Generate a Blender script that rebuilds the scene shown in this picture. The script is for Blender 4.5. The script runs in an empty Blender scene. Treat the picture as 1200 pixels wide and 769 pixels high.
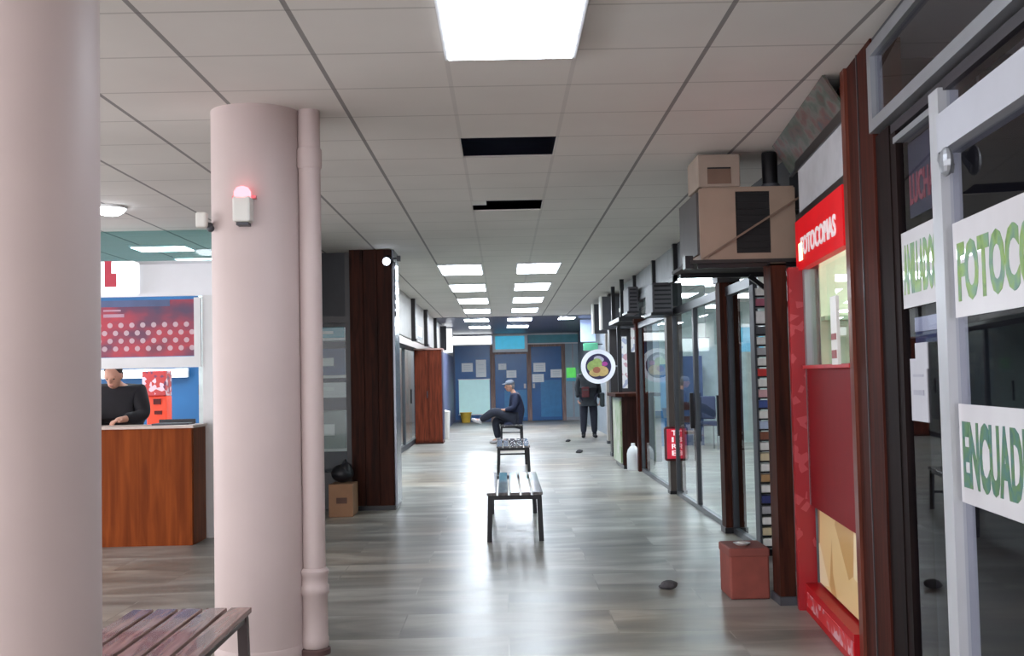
import bpy, bmesh, math, random
from mathutils import Vector, Matrix
random.seed(4)
S = bpy.context.scene
C = S.collection

# ---------------------------------------------------------------- camera
FPX, EYE, CEIL = 1280.0, 1.40, 2.83          # focal length in px of a 1200x769 frame, eye height, ceiling height
def camera():
    yv = Vector((590-600, -(443-384.5), -FPX)).normalized()      # the corridor axis, seen from the camera
    zv = Vector((-.021, 1, 0)); zv = (zv - yv*zv.dot(yv)).normalized()
    xv = yv.cross(zv)
    w2c = Matrix((xv, yv, zv)).transposed()
    cd = bpy.data.cameras.new('camera'); co = bpy.data.objects.new('camera', cd); C.objects.link(co)
    cd.sensor_width = 36; cd.lens = 36*FPX/1200; cd.clip_start = .05; cd.clip_end = 200
    co.matrix_world = Matrix.Translation((0, 0, EYE)) @ w2c.transposed().to_4x4()
    S.camera = co
camera()

# ---------------------------------------------------------------- light and exposure
S.view_settings.view_transform = 'Standard'; S.view_settings.look = 'None'
S.view_settings.gamma = 1; S.view_settings.use_curve_mapping = False
S.view_settings.exposure = 1.15
W = bpy.data.worlds.new('world'); S.world = W; W.use_nodes = True
W.node_tree.nodes['Background'].inputs[0].default_value = (.95, .95, 1, 1)
W.node_tree.nodes['Background'].inputs[1].default_value = 2.2
E_PANEL = 11.0        # ceiling panels over the far corridor
E_FAR = 30.0         # the small panels in the dark far ceiling
E_NEAR = 10.0         # the big near panel
E_FILL = 7.0          # unseen fill panels added over the left hall and behind the camera
E_SHOP = 15.0          # panels inside the shops

# ---------------------------------------------------------------- materials
def lin(c):
    r = []
    for v in c:
        v /= 255
        r.append(v/12.92 if v <= .04045 else ((v+.055)/1.055)**2.4)
    return (*r, 1)
MATS = {}
def mat(name, rgb, rough=.6, metal=0, var=.12, scale=6, bump=0, stretch=(1, 1, 1), emit=0, coat=0, spec=.5):
    if name in MATS: return MATS[name]
    m = bpy.data.materials.new(name); m.use_nodes = True; MATS[name] = m
    nt = m.node_tree; b = nt.nodes['Principled BSDF']
    b.inputs['Roughness'].default_value = rough; b.inputs['Metallic'].default_value = metal
    b.inputs['Coat Weight'].default_value = coat; b.inputs['Specular IOR Level'].default_value = spec
    c = lin(rgb)
    tc = nt.nodes.new('ShaderNodeTexCoord'); mp = nt.nodes.new('ShaderNodeMapping'); mp.inputs['Scale'].default_value = stretch
    no = nt.nodes.new('ShaderNodeTexNoise'); no.inputs['Scale'].default_value = scale; no.inputs['Detail'].default_value = 5
    nt.links.new(tc.outputs['Object'], mp.inputs[0]); nt.links.new(mp.outputs[0], no.inputs['Vector'])
    rp = nt.nodes.new('ShaderNodeValToRGB')
    rp.color_ramp.elements[0].position = .3; rp.color_ramp.elements[1].position = .7
    rp.color_ramp.elements[0].color = tuple(x*(1-var) for x in c[:3])+(1,)
    rp.color_ramp.elements[1].color = tuple(min(1, x*(1+var)) for x in c[:3])+(1,)
    nt.links.new(no.outputs['Fac'], rp.inputs[0]); nt.links.new(rp.outputs[0], b.inputs['Base Color'])
    if bump:
        bn = nt.nodes.new('ShaderNodeBump'); bn.inputs['Strength'].default_value = bump; bn.inputs['Distance'].default_value = .01
        nt.links.new(no.outputs['Fac'], bn.inputs['Height']); nt.links.new(bn.outputs[0], b.inputs['Normal'])
    if emit:
        b.inputs['Emission Color'].default_value = c; b.inputs['Emission Strength'].default_value = emit
    return m
def lamp(name, rgb, strength):
    m = bpy.data.materials.new(name); m.use_nodes = True; nt = m.node_tree
    for n in list(nt.nodes): nt.nodes.remove(n)
    e = nt.nodes.new('ShaderNodeEmission'); o = nt.nodes.new('ShaderNodeOutputMaterial')
    e.inputs[0].default_value = lin(rgb); e.inputs[1].default_value = strength
    nt.links.new(e.outputs[0], o.inputs[0]); MATS[name] = m
    return m
def glass(name, tint, refl=1.0, ior=1.5, rough=.01):
    m = bpy.data.materials.new(name); m.use_nodes = True; nt = m.node_tree
    for n in list(nt.nodes): nt.nodes.remove(n)
    t = nt.nodes.new('ShaderNodeBsdfTransparent'); t.inputs[0].default_value = lin(tint)
    g = nt.nodes.new('ShaderNodeBsdfGlossy'); g.inputs['Roughness'].default_value = rough
    f = nt.nodes.new('ShaderNodeFresnel'); f.inputs[0].default_value = ior
    k = nt.nodes.new('ShaderNodeMath'); k.operation = 'MULTIPLY'; k.inputs[1].default_value = refl; k.use_clamp = True
    x = nt.nodes.new('ShaderNodeMixShader'); o = nt.nodes.new('ShaderNodeOutputMaterial')
    ge = nt.nodes.new('ShaderNodeNewGeometry'); fr = nt.nodes.new('ShaderNodeMath'); fr.operation = 'SUBTRACT'; fr.inputs[0].default_value = 1   # a sheet mirrors at its outer face only
    nt.links.new(ge.outputs['Backfacing'], fr.inputs[1]); mu = nt.nodes.new('ShaderNodeMath'); mu.operation = 'MULTIPLY'
    nt.links.new(f.outputs[0], k.inputs[0]); nt.links.new(k.outputs[0], mu.inputs[0]); nt.links.new(fr.outputs[0], mu.inputs[1]); nt.links.new(mu.outputs[0], x.inputs[0])
    nt.links.new(t.outputs[0], x.inputs[1]); nt.links.new(g.outputs[0], x.inputs[2]); nt.links.new(x.outputs[0], o.inputs[0])
    return m
def wood(name, a, b_, rough=.35, scale=3, stretch=(9, 9, .7), coat=0):
    m = bpy.data.materials.new(name); m.use_nodes = True; nt = m.node_tree; b = nt.nodes['Principled BSDF']; MATS[name] = m
    tc = nt.nodes.new('ShaderNodeTexCoord'); mp = nt.nodes.new('ShaderNodeMapping'); mp.inputs['Scale'].default_value = stretch
    no = nt.nodes.new('ShaderNodeTexNoise'); no.inputs['Scale'].default_value = scale; no.inputs['Detail'].default_value = 6; no.inputs['Distortion'].default_value = .6
    rp = nt.nodes.new('ShaderNodeValToRGB'); rp.color_ramp.elements[0].position = .32; rp.color_ramp.elements[1].position = .68
    rp.color_ramp.elements[0].color = lin(a); rp.color_ramp.elements[1].color = lin(b_)
    nt.links.new(tc.outputs['Object'], mp.inputs[0]); nt.links.new(mp.outputs[0], no.inputs[0])
    nt.links.new(no.outputs['Fac'], rp.inputs[0]); nt.links.new(rp.outputs[0], b.inputs['Base Color'])
    b.inputs['Roughness'].default_value = rough; b.inputs['Coat Weight'].default_value = coat; b.inputs['Specular IOR Level'].default_value = .12
    return m
def ramp_print(name, cols, scale=3, stretch=(1, 1, 1), rough=.4, detail=3):
    m = bpy.data.materials.new(name); m.use_nodes = True; nt = m.node_tree; b = nt.nodes['Principled BSDF']
    tc = nt.nodes.new('ShaderNodeTexCoord'); mp = nt.nodes.new('ShaderNodeMapping'); mp.inputs['Scale'].default_value = stretch
    no = nt.nodes.new('ShaderNodeTexNoise'); no.inputs['Scale'].default_value = scale; no.inputs['Detail'].default_value = detail
    rp = nt.nodes.new('ShaderNodeValToRGB'); el = rp.color_ramp.elements
    while len(el) < len(cols): el.new(.5)
    for i, c in enumerate(cols):
        el[i].position = .28 + .44*i/(len(cols)-1); el[i].color = lin(c)
    nt.links.new(tc.outputs['Object'], mp.inputs[0]); nt.links.new(mp.outputs[0], no.inputs[0])
    nt.links.new(no.outputs['Fac'], rp.inputs[0]); nt.links.new(rp.outputs[0], b.inputs['Base Color'])
    b.inputs['Roughness'].default_value = rough
    return m
def dotted(m, ox, oy, z0, hgt):
    """adds a printed lattice of pale dots between two heights"""
    nt = m.node_tree; b = nt.nodes['Principled BSDF']; src = b.inputs['Base Color'].links[0].from_socket
    tc = nt.nodes.new('ShaderNodeTexCoord'); sp = nt.nodes.new('ShaderNodeSeparateXYZ'); nt.links.new(tc.outputs['Object'], sp.inputs[0])
    x = M(nt, 'ADD', M(nt, 'DIVIDE', sp.outputs[0], .1), 100.0); z = M(nt, 'DIVIDE', M(nt, 'SUBTRACT', sp.outputs[2], z0-1.66), .072)
    row = M(nt, 'FLOOR', z); xs = M(nt, 'ADD', x, M(nt, 'MULTIPLY', M(nt, 'MODULO', M(nt, 'ADD', row, 100.0), 2.0), .5))
    dx = M(nt, 'MULTIPLY', M(nt, 'SUBTRACT', M(nt, 'FRACT', xs), .5), .1); dz = M(nt, 'MULTIPLY', M(nt, 'SUBTRACT', M(nt, 'FRACT', z), .5), .072)
    d = M(nt, 'SQRT', M(nt, 'ADD', M(nt, 'MULTIPLY', dx, dx), M(nt, 'MULTIPLY', dz, dz)))
    f = M(nt, 'MULTIPLY', M(nt, 'MULTIPLY', M(nt, 'LESS_THAN', d, .024), M(nt, 'LESS_THAN', z, hgt/.072)), M(nt, 'GREATER_THAN', z, 0.0))
    k = nt.nodes.new('ShaderNodeMix'); k.data_type = 'RGBA'; nt.links.new(M(nt, 'MULTIPLY', f, .75), k.inputs[0]); nt.links.new(src, k.inputs[6]); k.inputs[7].default_value = lin((214, 190, 200))
    nt.links.new(k.outputs[2], b.inputs['Base Color']); return m
def M(nt, op, *ins, clamp=False):
    n = nt.nodes.new('ShaderNodeMath'); n.operation = op; n.use_clamp = clamp
    for i, v in enumerate(ins):
        if isinstance(v, (int, float)): n.inputs[i].default_value = v
        else: nt.links.new(v, n.inputs[i])
    return n.outputs[0]
def ceiling_material():
    m = bpy.data.materials.new('ceiling_tiles'); m.use_nodes = True; nt = m.node_tree; b = nt.nodes['Principled BSDF']
    tc = nt.nodes.new('ShaderNodeTexCoord'); sp = nt.nodes.new('ShaderNodeSeparateXYZ'); nt.links.new(tc.outputs['Object'], sp.inputs[0])
    def line(axis, off, pitch, w):
        t = M(nt, 'FRACT', M(nt, 'DIVIDE', M(nt, 'SUBTRACT', sp.outputs[axis], off-50*pitch), pitch))
        return M(nt, 'LESS_THAN', M(nt, 'ABSOLUTE', M(nt, 'SUBTRACT', t, .5)), w/pitch/2)
    def near(x, w): return M(nt, 'LESS_THAN', M(nt, 'ABSOLUTE', M(nt, 'SUBTRACT', sp.outputs[0], x)), w)
    cross = line(1, 4.72-.2875, .575, .016)
    longi = line(0, -.8-.2875, .575, .022)
    mid = near(.06, .5)                        # the two runners beside the middle row are painted like the tiles
    longi = M(nt, 'MULTIPLY', longi, M(nt, 'SUBTRACT', 1.0, M(nt, 'MULTIPLY', mid, .8)))
    no = nt.nodes.new('ShaderNodeTexNoise'); no.inputs['Scale'].default_value = .9; no.inputs['Detail'].default_value = 4
    nt.links.new(tc.outputs['Object'], no.inputs[0])
    rp = nt.nodes.new('ShaderNodeValToRGB'); rp.color_ramp.elements[0].position = .3; rp.color_ramp.elements[1].position = .75
    rp.color_ramp.elements[0].color = lin((214, 210, 205)); rp.color_ramp.elements[1].color = lin((228, 224, 219))
    nt.links.new(no.outputs['Fac'], rp.inputs[0])
    def mix(fac, a, c):
        x = nt.nodes.new('ShaderNodeMix'); x.data_type = 'RGBA'
        nt.links.new(fac, x.inputs[0]); nt.links.new(a, x.inputs[6]); x.inputs[7].default_value = c
        return x.outputs[2]
    o = mix(M(nt, 'MULTIPLY', cross, .35), rp.outputs[0], lin((120, 114, 110)))
    o = mix(M(nt, 'MULTIPLY', longi, .75), o, lin((98, 94, 96)))
    nt.links.new(o, b.inputs['Base Color']); b.inputs['Roughness'].default_value = .8
    return m
def floor_material():
    m = bpy.data.materials.new('marble_floor'); m.use_nodes = True; nt = m.node_tree; b = nt.nodes['Principled BSDF']
    tc = nt.nodes.new('ShaderNodeTexCoord')
    br = nt.nodes.new('ShaderNodeTexBrick'); br.inputs['Scale'].default_value = 1; br.inputs['Brick Width'].default_value = 1.2
    br.inputs['Row Height'].default_value = .6; br.inputs['Mortar Size'].default_value = .004; br.inputs['Bias'].default_value = 0
    br.inputs['Color1'].default_value = (0, 0, 0, 1); br.inputs['Color2'].default_value = (1, 1, 1, 1); br.inputs['Mortar'].default_value = (.25, .25, .25, 1)
    nt.links.new(tc.outputs['Object'], br.inputs[0])
    mp = nt.nodes.new('ShaderNodeMapping'); mp.inputs['Scale'].default_value = (.5, 1.5, 1)
    ad = nt.nodes.new('ShaderNodeVectorMath'); ad.operation = 'ADD'
    sc = nt.nodes.new('ShaderNodeVectorMath'); sc.operation = 'SCALE'; sc.inputs[3].default_value = 2.5
    nt.links.new(br.outputs['Color'], sc.inputs[0]); nt.links.new(tc.outputs['Object'], mp.inputs[0])
    nt.links.new(mp.outputs[0], ad.inputs[0]); nt.links.new(sc.outputs[0], ad.inputs[1])
    n1 = nt.nodes.new('ShaderNodeTexNoise'); n1.inputs['Scale'].default_value = 1.8; n1.inputs['Detail'].default_value = 8; n1.inputs['Distortion'].default_value = .8
    nt.links.new(ad.outputs[0], n1.inputs[0])
    rp = nt.nodes.new('ShaderNodeValToRGB'); e = rp.color_ramp.elements
    e[0].position = .3; e[0].color = lin((106, 106, 102)); e[1].position = .72; e[1].color = lin((182, 181, 175))
    k = e.new(.5); k.color = lin((142, 139, 133))
    nt.links.new(n1.outputs['Fac'], rp.inputs[0])
    hs = nt.nodes.new('ShaderNodeMix'); hs.data_type = 'RGBA'; hs.blend_type = 'MULTIPLY'; hs.inputs[0].default_value = .25
    t2 = nt.nodes.new('ShaderNodeValToRGB'); t2.color_ramp.elements[0].color = (.65, .63, .6, 1); t2.color_ramp.elements[1].color = (1, 1, 1, 1)
    nt.links.new(br.outputs['Color'], t2.inputs[0]); nt.links.new(rp.outputs[0], hs.inputs[6]); nt.links.new(t2.outputs[0], hs.inputs[7])
    n2 = nt.nodes.new('ShaderNodeTexNoise'); n2.inputs['Scale'].default_value = .45; n2.inputs['Detail'].default_value = 3
    nt.links.new(tc.outputs['Object'], n2.inputs[0])
    r2 = nt.nodes.new('ShaderNodeValToRGB'); r2.color_ramp.elements[0].position = .48; r2.color_ramp.elements[0].color = (1, 1, 1, 1); r2.color_ramp.elements[1].position = .66; r2.color_ramp.elements[1].color = (1, .86, .74, 1)
    nt.links.new(n2.outputs['Fac'], r2.inputs[0])
    h2 = nt.nodes.new('ShaderNodeMix'); h2.data_type = 'RGBA'; h2.blend_type = 'MULTIPLY'; h2.inputs[0].default_value = .9      # some tiles of a warmer stone
    nt.links.new(hs.outputs[2], h2.inputs[6]); nt.links.new(r2.outputs[0], h2.inputs[7]); nt.links.new(h2.outputs[2], b.inputs['Base Color'])
    rr = nt.nodes.new('ShaderNodeMapRange'); rr.inputs[3].default_value = .24; rr.inputs[4].default_value = .38
    b.inputs['Specular IOR Level'].default_value = .16; nt.links.new(n1.outputs['Fac'], rr.inputs[0]); nt.links.new(rr.outputs[0], b.inputs['Roughness'])
    return m
def sticker_bits(name, ground, cols, scale):
    """a printed strip: cells of colour on a ground colour"""
    m = bpy.data.materials.new(name); m.use_nodes = True; nt = m.node_tree; b = nt.nodes['Principled BSDF']
    tc = nt.nodes.new('ShaderNodeTexCoord'); vo = nt.nodes.new('ShaderNodeTexVoronoi'); vo.inputs['Scale'].default_value = scale
    nt.links.new(tc.outputs['Object'], vo.inputs[0])
    sp = nt.nodes.new('ShaderNodeSeparateColor'); nt.links.new(vo.outputs['Color'], sp.inputs[0])
    rp = nt.nodes.new('ShaderNodeValToRGB'); rp.color_ramp.interpolation = 'CONSTANT'; el = rp.color_ramp.elements
    allc = [ground]*3+cols
    while len(el) < len(allc): el.new(.5)
    for i, c in enumerate(allc): el[i].position = i/len(allc); el[i].color = lin(c)
    nt.links.new(sp.outputs[0], rp.inputs[0]); nt.links.new(rp.outputs[0], b.inputs['Base Color']); b.inputs['Roughness'].default_value = .35
    return m

white = mat('white_paint', (225, 226, 228), .45, var=.03)
offwhite = mat('offwhite_plastic', (214, 212, 206), .4, var=.04)
column_paint = mat('column_paint', (188, 171, 168), .55, var=.035, scale=3, bump=.05)
black = mat('black_metal', (26, 26, 30), .35, .3)
darkframe = mat('dark_frame', (44, 40, 42), .4)
darkgrey = mat('dark_grey', (62, 64, 70), .5)
grey = mat('grey_metal', (150, 153, 158), .35, .5, var=.05)
alu = mat('aluminium', (180, 182, 186), .35, .2, var=.04)
darkwood = wood('dark_wood', (36, 17, 12), (70, 34, 23), .58)
postwood = wood('post_wood', (40, 15, 10), (72, 30, 21), .62)
redwood = wood('red_wood', (84, 36, 24), (126, 58, 38), .4)
deskwood = wood('desk_wood', (110, 48, 14), (144, 70, 26), .6, scale=2)
slatwood = wood('slat_wood', (92, 70, 66), (142, 112, 106), .22, scale=4, stretch=(7, .6, 7), coat=.3)
slatdark = wood('slat_dark', (70, 66, 68), (120, 116, 116), .14, scale=4, stretch=(7, .6, 7), coat=.5)
red = mat('red_sign', (168, 10, 20), .45, var=.05, spec=.25)
deepred = mat('deep_red_panel', (118, 3, 15), .5, var=.06, spec=.15)
cardboard = mat('cardboard', (150, 112, 84), .8, var=.08)
blue = mat('blue_wall', (40, 104, 158), .5, var=.08, scale=2)
navy = mat('navy_glass', (26, 92, 150), .3, var=.22, scale=1.2)
teal = mat('teal_board', (70, 160, 182), .35, var=.06)
cyan = mat('cyan_board', (64, 190, 220), .35, var=.06)
mint = mat('mint_board', (190, 226, 224), .4, var=.04)
paper = mat('paper', (240, 242, 242), .7, var=.02)
laminate = mat('laminated_sheet', (204, 201, 204), .5, var=.03, coat=1)
MATS['laminated_sheet'].node_tree.nodes['Principled BSDF'].inputs['Coat Roughness'].default_value = .03
greenink = ramp_print('green_ink', [(70, 110, 60), (120, 150, 70), (104, 140, 104), (86, 120, 110)], 14)
tealink = ramp_print('teal_ink', [(58, 92, 96), (84, 120, 76), (66, 108, 104), (90, 124, 66)], 14)
redink = mat('red_ink', (176, 88, 92), .5)
shopglass = glass('shop_glass', (244, 249, 248), .7)
darkglass = glass('tinted_glass', (232, 233, 240), .7, 1.5, .015)
lightpanel = lamp('panel_light', (232, 244, 255), E_PANEL)
farpanel = lamp('far_panel_light', (236, 244, 255), E_FAR)
nearpanel = lamp('near_panel_light', (236, 244, 255), E_NEAR)
fillpanel = lamp('side_panel_light', (255, 244, 240), E_FILL)
shoppanel = lamp('shop_panel_light', (232, 246, 255), E_SHOP)

# ---------------------------------------------------------------- mesh helpers
OFF = {}
class B:
    """collects shapes; build() links them as one mesh object"""
    def __init__(self): self.bm = bmesh.new()
    def box(self, x0, x1, y0, y1, z0, z1, bev=0):
        t = bmesh.new(); bmesh.ops.create_cube(t, size=1)
        bmesh.ops.scale(t, vec=(x1-x0, y1-y0, z1-z0), verts=t.verts)
        bmesh.ops.translate(t, vec=((x0+x1)/2, (y0+y1)/2, (z0+z1)/2), verts=t.verts)
        if bev: bmesh.ops.bevel(t, geom=t.edges[:]+t.verts[:], offset=bev, segments=2, affect='EDGES', profile=.5)
        return self._add(t)
    def _add(self, t, mx=None):
        if mx is not None: t.transform(mx)
        me = bpy.data.meshes.new('t'); t.to_mesh(me); t.free(); self.bm.from_mesh(me); bpy.data.meshes.remove(me); return self
    def cyl(self, p, q, r, r2=None, seg=20):
        p, q = Vector(p), Vector(q); d = q-p; t = bmesh.new()
        bmesh.ops.create_cone(t, cap_ends=True, segments=seg, radius1=r, radius2=r if r2 is None else r2, depth=d.length)
        return self._add(t, Matrix.Translation((p+q)/2) @ d.to_track_quat('Z', 'Y').to_matrix().to_4x4())
    def bar(self, p, q, w, h):
        p, q = Vector(p), Vector(q); d = q-p; t = bmesh.new(); bmesh.ops.create_cube(t, size=1)
        bmesh.ops.scale(t, vec=(w, h, d.length), verts=t.verts)
        return self._add(t, Matrix.Translation((p+q)/2) @ d.to_track_quat('Z', 'Y').to_matrix().to_4x4())
    def ball(self, c, r, seg=16):
        t = bmesh.new(); bmesh.ops.create_uvsphere(t, u_segments=seg, v_segments=max(8, seg*2//3), radius=1)
        r = (r, r, r) if isinstance(r, (int, float)) else r
        return self._add(t, Matrix.Translation(c) @ Matrix.Diagonal((*r, 1)))
    def lathe(self, c, prof, seg=28):
        t = bmesh.new(); rings = []
        for r, z in prof:
            rings.append([t.verts.new((r*math.cos(a), r*math.sin(a), z)) for a in [2*math.pi*i/seg for i in range(seg)]])
        for a, b_ in zip(rings, rings[1:]):
            for i in range(seg): t.faces.new((a[i], a[(i+1) % seg], b_[(i+1) % seg], b_[i]))
        t.faces.new(rings[0][::-1]); t.faces.new(rings[-1])
        return self._add(t, Matrix.Translation(c))
    def prism(self, pts, d):
        """closed polygon pts (3-D) extruded along d"""
        t = bmesh.new(); d = Vector(d)
        a = [t.verts.new(p) for p in pts]; b_ = [t.verts.new(Vector(p)+d) for p in pts]; n = len(pts)
        t.faces.new(a[::-1]); t.faces.new(b_)
        for i in range(n): t.faces.new((a[i], a[(i+1) % n], b_[(i+1) % n], b_[i]))
        bmesh.ops.recalc_face_normals(t, faces=t.faces)
        return self._add(t)
    def rot(self, ang, axis, c):
        self.bm.transform(Matrix.Translation(c) @ Matrix.Rotation(ang, 4, axis) @ Matrix.Translation(-Vector(c))); return self
    def build(self, name, m, parent=None, smooth=False):
        me = bpy.data.meshes.new(name)
        if parent is not None:
            o = OFF.get(parent, Vector()); self.bm.transform(Matrix.Translation(-o))
        self.bm.to_mesh(me); self.bm.free(); me.materials.append(m)
        ob = bpy.data.objects.new(name, me); C.objects.link(ob)
        if parent is not None: ob.parent = parent; OFF[ob] = OFF.get(parent, Vector())
        if smooth:
            for p in me.polygons: p.use_smooth = True
            try: me.set_sharp_from_angle(angle=math.radians(40))
            except Exception: pass
        return ob
def tag(o, label, cat, group=None, kind=None):
    o['label'] = label; o['category'] = cat
    if group: o['group'] = group
    if kind: o['kind'] = kind
    return o
def thing(name, label, cat, loc=(0, 0, 0), group=None):
    o = bpy.data.objects.new(name, None); C.objects.link(o); o.location = loc; OFF[o] = Vector(loc); o.empty_display_size = .1
    return tag(o, label, cat, group)
WA, WB = 1.186, math.atan(.0977)                 # the angled near wall on the right: its line and its turn
def wthing(name, label, cat, lx, ly, z, group=None):
    """a thing authored in the near wall's own frame: x into the wall, y along it"""
    o = thing(name, label, cat, (WA+lx*math.cos(WB)+ly*math.sin(WB), -lx*math.sin(WB)+ly*math.cos(WB), z), group)
    o.rotation_euler = (0, 0, -WB); OFF[o] = Vector((lx, ly, z)); return o
def struct(o, label=None):
    o['kind'] = 'structure'; o['category'] = o.name.split('.')[0].split('_')[0]
    o['label'] = label or o.name.replace('_', ' ')
    return o
def wstruct(b, name, m, label):
    o = b.build(name, m); o.location = (WA, 0, 0); o.rotation_euler = (0, 0, -WB); return struct(o, label)
def text(parent, s, m, p, xdir, zdir, height, width=None, depth=.002, name='lettering', bold=0.0, align='LEFT'):
    """raised lettering: p lower-left corner, xdir reading direction, zdir up, in the parent's authoring frame"""
    cu = bpy.data.curves.new('f', 'FONT'); cu.body = s; cu.size = 1; cu.extrude = .5; cu.offset = bold; cu.resolution_u = 3
    to = bpy.data.objects.new('f', cu); C.objects.link(to)
    me = bpy.data.meshes.new_from_object(to.evaluated_get(bpy.context.evaluated_depsgraph_get()))
    bpy.data.objects.remove(to); bpy.data.curves.remove(cu)
    xs = [v.co.x for v in me.vertices]; ys = [v.co.y for v in me.vertices]
    sx, sy = max(xs)-min(xs), max(ys)-min(ys)
    kx = (width/sx) if width else height/sy; ky = height/sy
    xd, zd = Vector(xdir).normalized(), Vector(zdir).normalized(); nd = xd.cross(zd)
    o = Vector(p)-OFF.get(parent, Vector())
    for v in me.vertices:
        v.co = o + xd*(v.co.x-min(xs))*kx + zd*(v.co.y-min(ys))*ky + nd*(v.co.z)*depth
    me.materials.append(m)
    ob = bpy.data.objects.new(name, me); C.objects.link(ob); ob.parent = parent; OFF[ob] = OFF.get(parent, Vector())
    return ob
def kids(o): return [c for c in list(bpy.data.objects) if c.parent == o]
def dup(root, loc, label, group=None, rotz=None):
    r = root.copy(); C.objects.link(r); r.location = loc; r['label'] = label
    if rotz is not None: r.rotation_euler.z = rotz
    if group: r['group'] = group
    for ch in kids(root):
        c = ch.copy(); C.objects.link(c); c.parent = r
        for g in kids(ch):
            d = g.copy(); C.objects.link(d); d.parent = c
    return r

# ================================================================ THE SETTING
struct(B().box(-8, 6.5, -5, 36.2, -.15, 0).build('floor', floor_material()), 'grey streaked marble tile floor with a soft shine')
# ceiling: slab strips around the two missing tiles
T = .575; HX0, HX1 = -.2275, .3475
b = B()
for x0, x1, y0, y1 in ((-8, HX0, -5, 25.4), (HX1, 6.5, -5, 25.4), (HX0, HX1, -5, 6.445), (HX0, HX1, 7.02, 8.76), (HX0, HX1, 9.30, 25.4)):
    b.box(x0, x1, y0, y1, CEIL, CEIL+.012)
struct(b.build('ceiling', ceiling_material()), 'pale suspended tile ceiling with dark runners')
struct(B().box(-1.5, 1.6, 5.8, 15, CEIL+.5, CEIL+.55).box(-1.5, 1.6, 15, 15.05, CEIL+.02, CEIL+.55).box(-1.5, -1.45, 5.8, 15, CEIL+.02, CEIL+.5).box(1.55, 1.6, 5.8, 15, CEIL+.02, CEIL+.5).box(-1.5, 1.6, 5.75, 5.8, CEIL+.02, CEIL+.55).build('ceiling_void', mat('void', (70, 74, 104), .9)), 'dark void above the missing ceiling tiles')
struct(B().box(-2.6, 6.5, 25.4, 36.2, CEIL-.01, CEIL+.03).build('ceiling_far', mat('far_ceiling', (58, 58, 84), .35, var=.1, scale=1)), 'dark blue ceiling over the far end')
wallp = mat('wall_plaster', (196, 192, 190), .7, var=.04, scale=2)
struct(B().box(6.5, 6.6, -5, 36.2, 0, CEIL).build('wall_right', wallp), 'plain back wall of the shops on the right')
struct(B().box(-8, 6.5, 36.1, 36.2, 0, CEIL).build('wall_far', wallp), 'plain wall at the far end')

# ---- ceiling light panels
def ceiling_panel(x0, x1, y0, y1, m, label, group, drop=.02):
    t = thing('ceiling_light', label, 'ceiling light', ((x0+x1)/2, (y0+y1)/2, CEIL-drop), group)
    w = .018; z0, z1 = CEIL-drop, CEIL
    b = B().box(x0, x1, y0, y0+w, z0, z1).box(x0, x1, y1-w, y1, z0, z1).box(x0, x0+w, y0+w, y1-w, z0, z1).box(x1-w, x1, y0+w, y1-w, z0, z1)
    b.build('frame', white, t)
    B().box(x0+w, x1-w, y0+w, y1-w, z0-.004, z1-.004).build('diffuser', m, t)
    return t
ceiling_panel(HX0, HX1, 3.6, 4.75, nearpanel, 'big bright ceiling light at the top, nearest of all the lights', None, .03)
ordn = ['nearest', 'second nearest', 'third', 'fourth']
for i, y in enumerate((14.15, 17.0, 19.9, 22.9)):
    for x, s in ((-.52, 'left'), (.475, 'right')):
        ceiling_panel(x-.28, x+.28, y-.62, y+.62, lightpanel, f'{ordn[i]} white panel in the {s} row of corridor ceiling lights', 'corridor ceiling lights')
for i, y in enumerate((26.4, 30.0)):
    for x, s in ((-.62, 'left'), (.42, 'right')):
        ceiling_panel(x-.3, x+.3, y-.5, y+.5, farpanel, f'{["nearer", "farther"][i]} {s} light panel set in the dark blue far ceiling', 'far ceiling lights', .03)
ceiling_panel(1.35, 1.75, 25.9, 26.6, farpanel, 'slim light in the dark far ceiling, alone at the right', 'far ceiling lights', .03)
for (x, y) in ((.06, -2.2), (-2.9, 1.4), (-4.6, 5.2), (-2.8, -2.5)):  # fill panels added out of view to brighten the near hall
    ceiling_panel(x-.28, x+.28, y-.57, y+.57, fillpanel, 'ceiling light panel outside the picture', 'ceiling lights outside the picture')

# ---- loose tile edge left in the second gap
t = thing('ceiling_tile', 'broken ceiling tile left hanging in the farther ceiling gap', 'tile', (-.2, 9.1, CEIL))
B().box(HX0, -.11, 8.765, 8.98, CEIL+.001, CEIL+.011).build('panel', offwhite, t)

# ================================================================ LEFT SIDE
# ---- round columns
def column(cx, cy, r, label):
    t = thing('column', label, 'column', (cx, cy, 0))
    B().cyl((cx, cy, 0), (cx, cy, CEIL), r, seg=56).build('shaft', column_paint, t, True)
    B().lathe((cx, cy, 0), [(r+.004, 0), (r+.004, .05), (r+.001, .055)], 56).build('base_ring', column_paint, t, True)
    return t
column(-1.374, 3.05, .24, 'big round pale pink column filling the left edge')
column(-1.285, 5.76, .235, 'round pale pink column with the alarm light and drainpipe')
px, py = -1.0, 5.72
t = thing('drainpipe', 'painted vertical drainpipe running down beside the round column', 'pipe', (px, py, 0))
B().lathe((px, py, 0), [(.058, 0), (.058, CEIL)]).build('pipe', column_paint, t, True)
B().lathe((px, py, 0), [(.062, .03), (.07, .04), (.07, .08), (.066, .09), (.066, .30), (.074, .31), (.074, .345), (.068, .355), (.068, .40), (.074, .41), (.074, .425), (.06, .44)]).build('socket', column_paint, t, True)
B().lathe((px, py, 0), [(.06, 2.52), (.066, 2.53), (.066, 2.62), (.06, 2.63)]).build('collar', column_paint, t, True)
B().lathe((px, py, 0), [(.078, 0), (.078, .025), (.07, .032)]).build('floor_ring', mat('rusty', (82, 60, 58), .8), t, True)

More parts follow.
